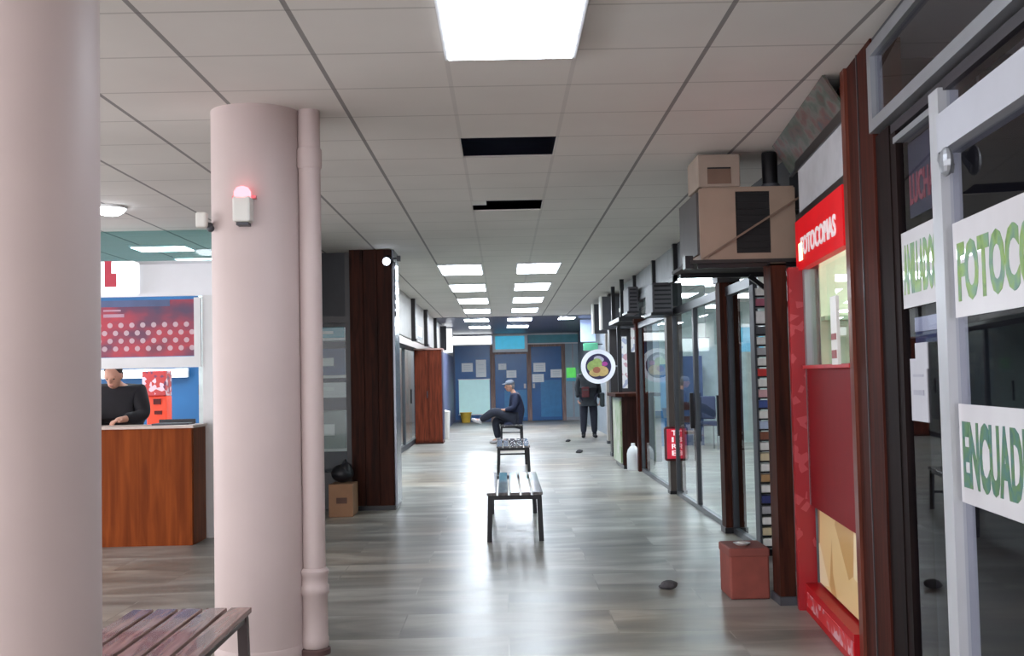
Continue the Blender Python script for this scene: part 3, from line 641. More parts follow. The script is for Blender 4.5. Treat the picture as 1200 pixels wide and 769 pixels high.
t = thing('grey_post', 'grey brown post carrying the hanging red sign', 'post', (2.0, 12.9, 0))
B().box(1.93, 2.11, 12.82, 13.0, .04, 2.2).build('shaft', mat('taupe_post', (78, 70, 66), .45), t); B().box(1.92, 2.12, 12.81, 13.01, 0, .04).build('foot', black, t); B().box(1.92, 2.12, 12.81, 13.01, 2.2, 2.48).build('head', black, t)
t = thing('red_sign', 'small red upright sign with white letters on the grey post', 'sign', (1.97, 12.72, .4))
B().box(1.86, 2.085, 12.74, 12.82, .39, .79, .03).build('casing', mat('sign_dark_red', (86, 12, 24), .4), t)
B().box(1.885, 2.06, 12.733, 12.742, .42, .765, .003).build('face', mat('sign_face_red', (206, 36, 62), .4, emit=.2), t)
for i, ch in enumerate('TIRE'):
    text(t, ch, mat('sign_letter', (250, 236, 240), .4, emit=.3), (1.94, 12.731, .69-.078*i), (1, 0, 0), (0, 0, 1), .058, .024 if ch == 'I' else .06, .004, bold=.02)

# ---- inside the right glass shop
struct(B().box(2.24, 6.5, 22.0, 22.1, 0, CEIL).build('wall_shop_right', mat('shop_green_white', (196, 210, 206), .6)), 'pale back wall inside the right glass shop')
for i, (x, y) in enumerate(((2.95, 16.6), (3.1, 19.6), (4.6, 12), (4.6, 17), (3.2, 10))):
    ceiling_panel(x-.35, x+.35, y-.6, y+.6, shoppanel, ['nearer light inside the right shop, seen through the transom', 'farther light inside the right shop, seen through the transom'][i] if i < 2 else 'light inside the right shop, out of view', 'right shop lights')
t = thing('wooden_chair', 'dark wooden chair behind the glass by the red sign', 'chair', (2.95, 17.5, 0))
for x in (2.75, 3.05):
    for y in (17.3, 17.6): B().box(x, x+.04, y, y+.04, 0, .45 if y < 17.5 else .95).build('leg', darkwood, t)
B().box(2.74, 3.1, 17.28, 17.66, .45, .49).build('seat', darkwood, t); B().box(2.79, 3.05, 17.6, 17.64, .62, .72).box(2.79, 3.05, 17.6, 17.64, .82, .95).build('backrest', darkwood, t)
t = thing('office_chair', 'navy fabric chair inside the glass shop', 'chair', (3.7, 20.2, 0))
B().box(3.5, 3.95, 20, 20.42, .44, .52, .03).build('seat', mat('chair_navy', (34, 44, 70), .8), t); B().box(3.5, 3.95, 20.38, 20.46, .55, .98, .03).build('backrest', MATS['chair_navy'], t)
for x in (3.53, 3.9):
    for y in (20.03, 20.4): B().cyl((x, y, 0), (x, y, .45), .014, seg=10).build('leg', grey, t)
t = thing('blue_cabinet', 'blue cabinet against the back wall of the glass shop', 'cabinet', (3.4, 21.6, 0))
B().box(2.9, 3.5, 21.4, 21.9, 0, 1.6).build('body', mat('cab_blue', (62, 112, 160), .5), t); B().box(3.5, 3.9, 21.4, 21.9, 0, 1.75).build('side_unit', mat('cab_navy', (48, 70, 110), .5), t)
B().box(3.18, 3.2, 21.38, 21.4, .7, .9).build('handle', grey, t)
t = thing('price_board', 'white board hanging inside the glass shop', 'board', (3.1, 18.5, 1.75))
B().box(2.75, 3.5, 18.5, 18.53, 1.78, 2.0).build('sheet', paper, t); B().box(2.74, 3.51, 18.495, 18.535, 2.0, 2.02).build('rail', grey, t); B().box(2.8, 2.81, 18.51, 18.52, 2.02, CEIL).build('cord', grey, t); B().box(3.44, 3.45, 18.51, 18.52, 2.02, CEIL).build('cord', grey, t)
t = thing('blue_hanging_board', 'light blue board hanging inside glass beside the brown pillar', 'board', (2.6, 11.5, 1.6))
B().box(2.46, 2.75, 11.5, 11.52, 1.62, 1.88).build('sheet', mat('light_blue', (110, 180, 210), .5), t); B().box(2.45, 2.76, 11.495, 11.525, 1.88, 1.91).build('rail', white, t); B().box(2.5, 2.51, 11.505, 11.515, 1.91, CEIL).build('cord', grey, t); B().box(2.7, 2.71, 11.505, 11.515, 1.91, CEIL).build('cord', grey, t)

# ---- display rack with stacked goods
t = thing('display_rack', 'narrow upright rack of small boxes behind the dark post', 'rack', (2.02, 8.45, 0))
for x in (1.935, 2.10): B().box(x, x+.015, 8.38, 8.52, .05, 2.08).build('upright', darkgrey, t)
B().box(1.935, 2.115, 8.38, 8.52, 0, .05).build('base', black, t)
cols = [('white', (232, 232, 228)), ('cream', (214, 200, 164)), ('white', (226, 226, 226)), ('grey', (168, 168, 172)), ('navy', (50, 58, 112)), ('white', (230, 228, 222)), ('tan', (176, 140, 96)), ('white', (228, 224, 220)),
        ('cream', (220, 206, 160)), ('white', (232, 230, 226)), ('brown', (124, 78, 60)), ('pale blue', (180, 196, 220)), ('white', (228, 228, 228)), ('blue', (70, 90, 150)), ('pink', (212, 170, 172)), ('white', (226, 224, 222)),
        ('red', (200, 60, 56)), ('white', (230, 226, 224)), ('grey', (176, 172, 170)), ('white', (232, 230, 228)), ('dark grey', (90, 92, 98)), ('bright white', (246, 246, 246)), ('rose', (178, 104, 124)), ('white', (228, 226, 226))]
z = .075; nz = len(cols)
for i, (cn, c) in enumerate(cols):
    h = .085 if cn != 'bright white' else .14
    o = thing('goods_carton', f'{cn} carton on the narrow rack, {i+1} of {nz} counted from the floor', 'carton', (2.0, 8.44, z), 'cartons on the narrow rack')
    B().box(1.955, 2.095, 8.385, 8.5, z, z+h*.68, .004).build('carton', mat('carton_'+cn.replace(' ', '_'), c, .5, var=.1, scale=20), o)
    B().box(1.95, 2.10, 8.385, 8.51, z-.012, z).build('shelf', black, t)
    z += h-.004
    if z > 2.0: break

# ---- air conditioners
t = thing('air_conditioner', 'big beige window air conditioner on a wall bracket, right', 'air conditioner', (1.58, 7.2, 2.1))
beige = mat('beige_case', (152, 130, 114), .5, var=.06)
B().box(1.27, 1.88, 6.9, 7.62, 2.12, 2.16).box(1.27, 1.50, 6.9, 6.93, 2.16, 2.575).box(1.72, 1.88, 6.9, 6.93, 2.16, 2.575).box(1.5, 1.72, 6.9, 6.93, 2.555, 2.575).box(1.3, 1.88, 6.93, 7.6, 2.575-.02, 2.59).box(1.85, 1.88, 6.93, 7.6, 2.16, 2.56).build('case', beige, t)
B().box(1.50, 1.72, 6.915, 6.93, 2.16, 2.555).build('grille_recess', mat('recess', (14, 13, 16), .7), t)
b = B()
for k in range(9): b.box(1.505, 1.715, 6.907, 6.915, 2.19+k*.042, 2.197+k*.042)
b.build('grille_bars', mat('recess_bar', (20, 19, 21), .8), t)
B().box(1.255, 1.285, 6.93, 7.6, 2.16, 2.56).build('side_grille', mat('side_dark', (70, 66, 66), .5), t)
B().bar((1.28, 6.885, 2.125), (1.9, 6.885, 2.505), .02, .012).build('brace', mat('brace_brown', (120, 98, 84), .5), t)
t = thing('shelf_bracket', 'dark shelf bracket carrying the big beige air conditioner', 'bracket', (1.6, 7.2, 2.05))
B().box(1.2, 1.98, 6.88, 7.65, 2.098, 2.12).build('shelf_board', mat('bracket_dark', (38, 32, 32), .6), t)
for y in (6.92, 7.6): B().bar((1.25, y, 2.083), (1.93, y, 2.083), .03, .03).build('rail', black, t)
for y in (6.95, 7.55): B().bar((1.72, y, 2.07), (2.0, y, 1.85), .03, .03).build('strut', black, t)
B().box(1.17, 1.22, 6.9, 7.0, 2.07, 2.15).build('end_clip', black, t)
t = thing('beige_box', 'small beige carton standing on top of the air conditioner', 'box', (1.4, 7.0, 2.59))
B().box(1.27, 1.54, 6.92, 7.3, 2.59, 2.80, .006).build('carton', mat('drab_box', (150, 134, 122), .6, var=.08), t)
B().box(1.33, 1.48, 6.914, 6.922, 2.61, 2.71).build('label_patch', mat('box_label', (108, 84, 70), .6), t)
B().box(1.33, 1.48, 6.912, 6.916, 2.705, 2.715).build('tape', black, t)
t = thing('black_tube', 'black upright tube on the air conditioner by the wall', 'tube', (1.75, 7.0, 2.59))
B().lathe((1.75, 7.0, 2.59), [(.05, 0), (.05, .22), (.046, .23)]).build('tube', black, t, True); B().lathe((1.75, 7.0, 2.59), [(.06, 0), (.06, .02), (.055, .024)]).build('collar', darkgrey, t, True)
for i, (x0, x1, y, z0, z1, lb) in enumerate(((1.70, 2.0, 12.3, 2.1, 2.44, 'dark air conditioner above the hanging red sign'), (1.74, 2.05, 15.0, 2.28, 2.62, 'dark air conditioner above the wooden post'))):
    t = thing('air_conditioner', lb, 'air conditioner', (x0, y, z0), 'dark wall air conditioners')
    if i == 0: x1 = 1.93
    else: x1 = 1.88
    B().box(x0, x1, y, y+.6, z0, z1, .012).build('case', mat('ac_dark', (70, 68, 74), .5), t)
    b = B()
    for k in range(6): b.box(x0+.02, x1-.02, y-.006, y, z0+.04+k*.05, z0+.06+k*.05)
    b.build('grille', black, t)
    B().box(x0-.02, x1, y-.02, y+.62, z0-.03, z0).build('bracket', black, t)

# ================================================================ NEAR RIGHT WALL (angled shop fronts; x into the wall, y along it)
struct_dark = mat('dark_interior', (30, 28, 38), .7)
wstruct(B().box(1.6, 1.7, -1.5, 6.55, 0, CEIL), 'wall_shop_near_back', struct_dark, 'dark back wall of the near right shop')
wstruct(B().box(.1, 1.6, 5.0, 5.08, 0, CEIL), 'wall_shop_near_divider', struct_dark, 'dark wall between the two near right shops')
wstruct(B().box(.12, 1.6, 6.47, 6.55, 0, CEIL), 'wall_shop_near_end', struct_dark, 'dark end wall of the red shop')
wstruct(B().box(0, .08, -4.5, 1.2, 0, CEIL), 'wall_right_near', wallp, 'wall beside the viewer on the right')
struct(B().box(2.02, 2.12, 6.8, 8.3, 0, CEIL).build('wall_right_mid', darkframe), 'dark wall under the big air conditioner')

t = wthing('wooden_post', 'reddish brown wooden post between red shop and dark glass shop', 'post', 0, 4.9, 0)
B().box(-.03, .1, 4.66, 5.20, 0, CEIL).build('shaft', postwood, t)
B().box(-.045, -.03, 5.12, 5.2, 0, CEIL).build('edge_moulding', wood('moulding', (84, 42, 32), (112, 62, 50), .3), t)
B().box(-.035, -.03, 4.9, 4.915, 0, CEIL).build('groove_strip', darkframe, t)
B().box(-.02, .1, 4.44, 4.66, 0, 2.4).build('side_panel', wood('near_black_wood', (15, 8, 8), (28, 15, 14), .62), t)

# ---- the red copy shop
t = wthing('copy_shop', 'red copy shop front with lit window right of the corridor', 'shop front', 0, 5.9, 0)
B().box(-.03, .0, 5.22, 6.5, 2.33, 2.60).build('upper_panel', mat('grey_panel', (176, 176, 180), .5), t)
B().box(-.04, .02, 5.22, 6.55, 2.29, 2.34).box(-.04, .02, 5.22, 6.55, 2.6, 2.66).build('bar', black, t)
B().box(.01, .04, 5.22, 6.6, 2.6, CEIL).build('top_board', darkframe, t)
B().box(-.05, .0, 5.22, 6.55, 2.0, 2.295).build('sign_board', mat('lit_red', (196, 10, 22), .45, var=.06, emit=.2, spec=.2), t)
text(t, 'FOTOCOPIAS', mat('sign_silver', (222, 214, 216), .4, emit=.15), (-.052, 6.36, 2.07), (0, -1, 0), (0, 0, 1), .11, .98, .006, name='sign_lettering', bold=.02)
B().box(-.056, -.05, 6.33, 6.42, 2.05, 2.15).build('sign_lamp', lamp('sign_bulb', (255, 240, 180), 1.6), t)
B().box(0, .01, 5.22, 6.45, 1.43, 2.0).build('window_pane', glass('copy_glass', (240, 246, 238), .6), t)
B().box(-.03, .04, 6.41, 6.47, .62, 2.0).build('window_jamb', grey, t)
B().box(-.03, .03, 5.2, 6.45, .62, 1.425).build('counter_panel', deepred, t)
B().box(-.05, .05, 5.2, 6.45, 1.415, 1.435).build('counter_edge', mat('counter_edge_red', (190, 40, 50), .35), t)
B().box(.0, .03, 5.22, 6.4, .18, .62).build('lower_panel', sticker_bits('shelf_goods', (226, 196, 140), [(200, 160, 100), (238, 220, 180), (160, 110, 70)], 3), t)
B().box(-.07, .05, 5.2, 6.5, 0, .16).build('base_band', red, t)
B().box(-.074, -.07, 5.2, 6.42, .04, .12).build('base_writing', sticker_bits('band_writing', (196, 24, 34), [(206, 150, 156), (200, 120, 128)], 22), t)
B().box(-.11, .0, 6.48, 6.54, .0, 2.02).build('end_strip', sticker_bits('strip_print', (150, 14, 26), [(176, 60, 66)], 22), t)
B().box(.05, 1.5, 6.37, 6.40, 1.0, CEIL-.1).build('inner_end', mat('pale_green_end', (222, 226, 216), .6), t)
B().box(.05, 1.2, 6.25, 6.37, 1.69, 1.715).build('wall_ledge', mat('pale_ledge', (176, 196, 180), .5), t)
B().box(.02, 1.5, 5.15, 6.4, 1.0, 1.02).build('inner_shelf', mat('pale_shelf', (200, 206, 190), .5), t)
B().box(1.0, 1.03, 5.1, 6.45, 1.02, CEIL-.05).build('inner_wall', mat('pale_green_wall', (216, 220, 208), .6), t)
t = wthing('copy_shop_lamp', 'lamp strip glowing inside the red copy shop window', 'lamp', .5, 5.8, 2.5)
B().box(.3, .7, 5.25, 6.35, 2.62, 2.66).build('housing', white, t); B().box(.32, .68, 5.3, 6.3, 2.6, 2.62).build('tube', lamp('copy_light', (246, 250, 238), 9), t)
t = wthing('photocopier', 'pale copier machine behind the red shop window', 'copier', .5, 5.9, 1.02)
B().box(.3, .75, 5.5, 6.2, 1.02, 1.52, .02).build('body', mat('copier_grey', (186, 190, 178), .5), t); B().box(.28, .77, 5.48, 6.22, 1.52, 1.58, .012).build('lid', mat('copier_lid', (160, 170, 160), .5), t)
B().box(.285, .3, 5.7, 6.0, 1.2, 1.32).build('tray', darkgrey, t)
t = wthing('paper_strip', 'narrow white notice strip hanging beside the wooden post', 'notice', -.06, 5.3, 1.42)
B().box(-.1, -.085, 5.2, 5.34, 1.43, 1.76).build('sheet', offwhite, t); B().box(-.104, -.1, 5.22, 5.32, 1.46, 1.5).box(-.104, -.1, 5.22, 5.32, 1.55, 1.58).build('print', mat('strip_red', (150, 90, 90), .6), t)
# leaning banner under the ceiling
t = wthing('ceiling_banner', 'faded multicolour banner leaning out below the ceiling, right', 'banner', -.1, 6.2, 2.6)
B().prism([(-.015, 5.21, 2.64), (-.015, 6.85, 2.64), (-.125, 6.85, CEIL-.004), (-.125, 5.21, CEIL-.004)], (.012, 0, 0)).build('print', ramp_print('banner_colours', [(44, 36, 38), (84, 62, 58), (62, 76, 66), (96, 94, 90), (98, 58, 54), (56, 74, 82)], 7, (1, .8, 1.2)), t)
B().bar((-.015, 5.21, 2.632), (-.015, 6.85, 2.632), .02, .016).build('rod', darkgrey, t)
# dark post at the end of the red shop
t = thing('dark_post', 'dark wooden post at the far end of the red shop', 'post', (1.7, 6.72, 0))
B().box(1.64, 1.735, 6.62, 6.8, .05, 2.83-.77).build('shaft', darkwood, t); B().box(1.63, 1.745, 6.6, 6.82, 0, .05).build('foot', darkgrey, t); B().box(1.64, 1.735, 6.62, 6.72, 2.05, 2.07).build('cap', black, t)
t = thing('red_crate', 'brick red box on the floor beside the dark post', 'box', (1.5, 6.95, 0))
B().box(1.375, 1.62, 6.80, 7.12, 0, .31, .012).build('carton', mat('brick_red', (128, 62, 52), .7, var=.1, scale=12), t)
B().box(1.37, 1.625, 6.795, 7.125, .26, .315, .01).build('lid', mat('brick_red_lid', (122, 62, 54), .7, var=.1), t)
B().box(1.38, 1.615, 6.804, 7.116, -.0+.001, .02).build('base_rim', black, t)  # black strip put in as the shade under the box
t = thing('white_cup', 'white dish lying on the brick red box', 'dish', (1.48, 6.9, .315))
B().lathe((1.48, 6.93, .315), [(.03, 0), (.05, .012), (.055, .016), (.05, .015)]).build('dish', white, t, True); B().ball((1.48, 6.93, .328), (.03, .03, .01), 10).build('contents', offwhite, t, True)

# ---- the dark glass shop nearest the viewer
t = wthing('glass_shop', 'dark glass shop front with white mullion, nearest on the right', 'shop front', 0, 3.0, 0)
B().box(0, .01, 1.3, 4.44, .25, 2.4).build('glass_pane', darkglass, t)
B().box(-.03, .04, 3.735, 3.845, 0, 2.37).build('mullion', alu, t)
B().box(-.04, .04, 1.3, 3.73, 2.14, 2.27).build('header_bar', mat('header_white', (176, 178, 186), .4, var=.03), t)
B().box(-.02, .04, 3.87, 4.38, 2.31, 2.335).build('door_top_rail', grey, t)
B().box(-.02, .05, 1.3, 4.44, 0, .25).build('sill', darkgrey, t)
B().box(-.015, .035, 4.36, 4.44, .25, 2.36).build('door_stile', MATS['near_black_wood'], t)
B().box(-.012, .05, 1.3, 4.44, 2.36, 2.4).build('lintel', mat('lintel_dark', (40, 34, 40), .5), t)
B().bar((-.04, 3.6, 2.06), (-.04, 3.68, 2.12), .03, .03).ball((-.045, 3.62, 2.09), (.02, .05, .05), 12).build('closer', grey, t)
t = wthing('transom_window', 'grey-framed transom window above the dark glass shop', 'window', 0, 4.0, 2.4)
w = .05
B().box(-.05, 0, 4.76, 4.80+.03, 2.41, 2.78).box(-.05, 0, 1.3, 4.76, 2.41, 2.41+w).box(-.05, 0, 1.3, 4.76, 2.73, 2.78).build('frame', grey, t) if False else B().box(-.05, 0, 4.58, 4.64, 2.41, 2.78).box(-.05, 0, 1.3, 4.58, 2.41, 2.41+w).box(-.05, 0, 1.3, 4.58, 2.73, 2.78).build('frame', grey, t)
B().box(-.03, -.02, 1.3, 4.58, 2.46, 2.73).build('pane', darkglass, t)
B().box(.25, .3, 3.6, 3.63, 2.45, 2.62).box(.25, .3, 4.15, 4.18, 2.45, 2.62).build('stay', black, t)
t = wthing('dark_valance', 'dark panel above the transom of the glass shop', 'panel', 0, 3.5, 2.78)
B().box(-.02, .03, 1.3, 4.66, 2.78, CEIL).build('board', mat('valance', (58, 60, 66), .5), t); B().box(-.025, -.02, 1.3, 4.66, 2.785, 2.8).build('bead', grey, t)
wstruct(B().box(.8, .83, 1.3, 4.9, 2.4, CEIL), 'trim_4', mat('inner_grey', (92, 92, 104), .6), 'grey panel inside the transom')

def sheet_sign(y0, y1, z0, z1, label, rows, group=None):
    t = wthing('paper_sign', label, 'sign', -.01, (y0+y1)/2, z0)
    B().box(-.009, -.002, y1, y0, z0, z1).build('sheet', laminate, t)
    for (s, ty, tz, h, wd, m) in rows:
        text(t, s, m, (-.0095, ty, tz), (0, -1, 0), (0, 0, 1), h, wd, .001, bold=.045)
    return t
sheet_sign(4.35, 3.865, 1.64, 1.94, 'white sheet with green letters on the glass, left of mullion', [('ANILLADOS', 4.33, 1.69, .2, .95 if False else .44, greenink)])
sheet_sign(3.70, 2.35, 1.57, 1.89, 'white FOTOCOPIAS sheet with green letters right of the mullion', [('FOTOCOPIAS', 3.66, 1.62, .2, 1.0, greenink)])
sheet_sign(3.71, 2.2, .95, 1.28, 'white ENCUADERNACION sheet with green letters, lower right', [('ENCUADERNACION', 3.68, 1.0, .225, 1.2, tealink)])
t = wthing('red_lettering_sign', 'faded red lettering high on the dark glass beside mullion', 'sign', .012, 4.1, 2.04)
B().box(.03, .036, 3.86, 4.35, 2.0, 2.3).build('board', mat('slate_board', (62, 64, 76), .5), t)
text(t, 'LUCHA EL', redink, (.028, 4.335, 2.05), (0, -1, 0), (0, 0, 1), .12, .46, .003, bold=.02)
t = wthing('notice', 'white paper notices taped on the dark glass door', 'notice', -.006, 4.2, 1.2)
B().box(-.006, -.001, 4.08, 4.3, 1.2, 1.44).build('sheet', mat('grey_paper', (170, 170, 176), .7, var=.03), t); B().box(-.007, -.002, 4.06, 4.22, 1.40, 1.5).build('upper_sheet', MATS['grey_paper'], t); B().box(-.008, -.006, 4.12, 4.26, 1.30, 1.32).box(-.008, -.006, 4.12, 4.26, 1.37, 1.38).build('print_lines', mat('note_grey', (150, 150, 160), .6), t)
t = wthing('shelf_strip', 'thin white strip on the glass below the left green sign', 'strip', .012, 4.1, 1.55)
B().box(.012, .02, 3.87, 4.28, 1.545, 1.6).build('strip', mat('strip_white', (188, 190, 196), .5), t); B().box(.013, .021, 3.87, 4.28, 1.5, 1.544).build('blue_edge', mat('strip_navy', (42, 52, 84), .5), t)
t = wthing('dark_cabinet', 'dark cabinet behind the glass of the nearest shop', 'cabinet', .8, 3.4, 0)
B().box(.7, 1.2, 2.0, 3.2, 0, 1.5).build('body', mat('cab_dark', (52, 50, 62), .5), t); 
for y0, y1, yh in ((2.05, 2.58, 2.54), (2.62, 3.15, 2.64)):
    dd = B().box(.69, .7, y0, y1, .1, 1.45).build('door', mat('cab_door', (60, 58, 74), .45), t); B().box(.67, .69, yh, yh+.02, .8, .95).build('handle', grey, dd)

# ---- bits on the floor
for i, (x, y, r, lb) in enumerate(((1.05, 7.18, .055, 'small dark lump of rubbish on the floor near the red crate'), (1.36, 20.0, .06, 'small dark scrap on the floor before the standing person'), (1.36, 23.5, .05, 'tiny dark scrap on the floor by the standing person\'s feet'))):
    t = thing('litter', lb, 'litter', (x, y, 0), 'scraps on the floor')
    B().ball((x, y, r*.55), (r, r*.8, r*.55), 10).ball((x+r*.5, y-.01, r*.7), (r*.5, r*.5, r*.3), 8).build('lump', mat('litter_grey', (72, 70, 74), .8, var=.3, scale=30), t, True)
    B().ball((x-r*.6, y+.02, r*.3), (r*.6, r*.5, r*.3), 8).build('fragment', MATS['litter_grey'], t, True)

# ================================================================ PEOPLE
def evalmesh(ob, name):
    me = bpy.data.meshes.new_from_object(ob.evaluated_get(bpy.context.evaluated_depsgraph_get())); me.name = name
    bpy.data.objects.remove(ob); return me
def skin_mesh(J, chains, grow=lambda n, r: r, sub=2, root=None):
    names = []; edges = []
    for ch in chains:
        for n in ch:
            if n not in names: names.append(n)
        edges += [(names.index(a), names.index(b_)) for a, b_ in zip(ch, ch[1:])]
    me = bpy.data.meshes.new('sk'); me.from_pydata([J[n][:3] for n in names], edges, [])
    ob = bpy.data.objects.new('sk', me); C.objects.link(ob)
    md = ob.modifiers.new('s', 'SKIN'); md.use_smooth_shade = True
    for i, n in enumerate(names):
        r = grow(n, J[n][3]); me.skin_vertices[0].data[i].radius = (r, r)
        me.skin_vertices[0].data[i].use_root = (n == (root or names[0]))
    sb = ob.modifiers.new('u', 'SUBSURF'); sb.levels = sub; sb.render_levels = sub
    return evalmesh(ob, 'sk')
def link(me, name, m, parent):
    me.transform(Matrix.Translation(-OFF.get(parent, Vector())))
    me.name = name; me.materials.clear(); me.materials.append(m)
    for p in me.polygons: p.use_smooth = True
    o = bpy.data.objects.new(name, me); C.objects.link(o); o.parent = parent; OFF[o] = OFF.get(parent, Vector()); return o
def frame(head, face, up):
    f = Vector(face).normalized(); u = Vector(up); u = (u-f*u.dot(f)).normalized(); s = f.cross(u)
    return Matrix.Translation(head) @ Matrix((s, f, u)).transposed().to_4x4()      # x side, y to the face, z up
def person(loc, label, J, face, headc, up, cloth, hairm, legs=True, cap=None, palms={}):
    t = thing('person', label, 'person', loc); 
    skin_m = mat('skin', (198, 148, 126), .55, var=.05)
    arms = [['chest', 'sh_'+s, 'el_'+s, 'wr_'+s, 'ha_'+s] for s in 'lr']
    lg = [['pelvis', 'hip_'+s, 'kn_'+s, 'an_'+s, 'to_'+s] for s in 'lr']
    trunk = [['pelvis', 'spine', 'chest', 'neck', 'skull']]
    b = B(); me = skin_mesh(J, trunk+arms+lg, root='pelvis'); b.bm.from_mesh(me)
    H = frame(headc, face, up)
    def hb(c, r): b._add_ball = None; tt = bmesh.new(); bmesh.ops.create_uvsphere(tt, u_segments=20, v_segments=14, radius=1); b._add(tt, H @ Matrix.Translation(c) @ Matrix.Diagonal((*r, 1)))
    hb((0, 0, .015), (.075, .095, .105)); hb((0, .02, -.055), (.055, .07, .065)); hb((0, .1, -.015), (.014, .022, .024)); hb((0, .085, .02), (.05, .012, .012))
    hb((0, .086, -.062), (.026, .012, .008)); hb((.076, 0, -.005), (.012, .02, .032)); hb((-.076, 0, -.005), (.012, .02, .032))
    for s in 'lr':
        wv, hv = Vector(J['wr_'+s][:3]), Vector(J['ha_'+s][:3]); d = (hv-wv).normalized(); n = Vector(palms.get(s, (0, -1, 0))); n = (n-d*n.dot(d)).normalized(); sd = d.cross(n)*(1 if s == 'l' else -1)
        for i in range(4):
            L = (.032, .037, .034, .026)[i]; a = hv+sd*(.03-.02*i)-d*.005; m1 = a+d*L+n*.008; m2 = m1+d*L*.6+n*L*.55; m3 = m2+d*L*.2+n*L*.6
            for p, q, r in ((a, m1, .0095), (m1, m2, .009), (m2, m3, .008)): b.cyl(p, q, r, seg=8).ball(q, r, 8)
        a = wv+(hv-wv)*.45+sd*.025; m1 = a+sd*.028+d*.02; m2 = m1+d*.03+n*.012
        for p, q, r in ((a, m1, .0115), (m1, m2, .0095)): b.cyl(p, q, r, seg=8).ball(q, r, 8)
    me2 = bpy.data.meshes.new('raw'); b.bm.to_mesh(me2); b.bm.free(); ob = bpy.data.objects.new('raw', me2); C.objects.link(ob)
    rm = ob.modifiers.new('r', 'REMESH'); rm.mode = 'VOXEL'; rm.voxel_size = .008; rm.use_smooth_shade = True
    link(evalmesh(ob, 'body'), 'body', skin_m, t)
    def hpart(shapes, name, m):
        b = B()
        for c, r in shapes:
            tt = bmesh.new(); bmesh.ops.create_uvsphere(tt, u_segments=20, v_segments=14, radius=1); b._add(tt, H @ Matrix.Translation(c) @ Matrix.Diagonal((*r, 1)))
        return b.build(name, m, t, True)
    hpart([((0, -.022, .045), (.083, .09, .09)), ((0, -.05, -.01), (.078, .055, .07))], 'hair', hairm)
    for s in (-1, 1): hpart([((s*.03, .083, .002), (.011, .008, .008))], 'eye', mat('eye_dark', (38, 28, 26), .3))
    hpart([((0, .094, -.062), (.022, .006, .004))], 'mouth', mat('lips', (150, 84, 80), .5))
    if cap: hpart([((0, -.008, .06), (.092, .104, .072)), ((0, .105, .055), (.07, .06, .012))], 'cap', cap)
    g = lambda n, r: r*1.25+.026 if n[:2] not in ('el', 'cu', 'co') else r*1.12+.014
    JJ = dict(J)
    for s in 'lr':
        w_, e_ = Vector(J['wr_'+s][:3]), Vector(J['el_'+s][:3]); q = w_+(e_-w_)*.06; JJ['cu_'+s] = (*q, J['wr_'+s][3]+.004)
    nk, ch = Vector(J['neck'][:3]), Vector(J['chest'][:3]); JJ['col'] = (*(ch+(nk-ch)*.9), .056); pv, sn = Vector(J['pelvis'][:3]), Vector(J['spine'][:3]); JJ['low'] = (*(pv+(pv-sn).normalized()*.1), J['pelvis'][3]); JJ['pelvis'] = (*pv, J['pelvis'][3]+.012)
    link(skin_mesh(JJ, [['pelvis', 'spine', 'chest', 'col'], ['pelvis', 'low']]+[['chest', 'sh_'+s, 'el_'+s, 'cu_'+s] for s in 'lr'], g, root='pelvis'), 'jacket', cloth[0], t)
    if 'hem' in J:
        link(skin_mesh(J, [['pelvis', 'hem']], lambda n, r: r, root='pelvis'), 'coat_skirt', cloth[0], t)
    link(skin_mesh(J, [['pelvis', 'hip_'+s, 'kn_'+s, 'an_'+s] for s in 'lr'], lambda n, r: r*1.2+.016, root='pelvis'), 'trousers', cloth[1], t)
    for s in 'lr':
        a, q = Vector(J['an_'+s][:3]), Vector(J['to_'+s][:3]); d = q-a; b = B()
        dn = Vector(J.get('sole', (0, 0, -1)))
        hl = a-Vector((d.x, d.y, 0))*.28+dn*.045 if J['an_'+s][2] < .2 else a-d*.25+Vector((-.02, 0, -.03))
        for k in range(6):
            p = hl+(q+d*.12-hl)*(k/5); r = (.04, .046, .044, .044, .042, .03)[k]; b.ball(p, (r, r, r*.95), 12)
        b.ball(a, .052, 12)
        me_ = bpy.data.meshes.new('raw'); b.bm.to_mesh(me_); b.bm.free(); ob = bpy.data.objects.new('raw', me_); C.objects.link(ob)
        rm = ob.modifiers.new('r', 'REMESH'); rm.mode = 'VOXEL'; rm.voxel_size = .009
        link(evalmesh(ob, 'shoe'), 'shoe', cloth[2], t)
    return t
greyhair = mat('grey_hair', (120, 116, 116), .8); darkhair = mat('dark_hair', (44, 36, 34), .7)
fnavy = mat('navy_cloth', (34, 40, 66), .85, var=.15, scale=14); fblack = mat('black_cloth', (24, 23, 29), .85, var=.2, scale=14); fdark = mat('charcoal_cloth', (38, 40, 54), .85, var=.15, scale=14)
fgreen = mat('dark_coat_cloth', (48, 52, 58), .85, var=.2, scale=10)
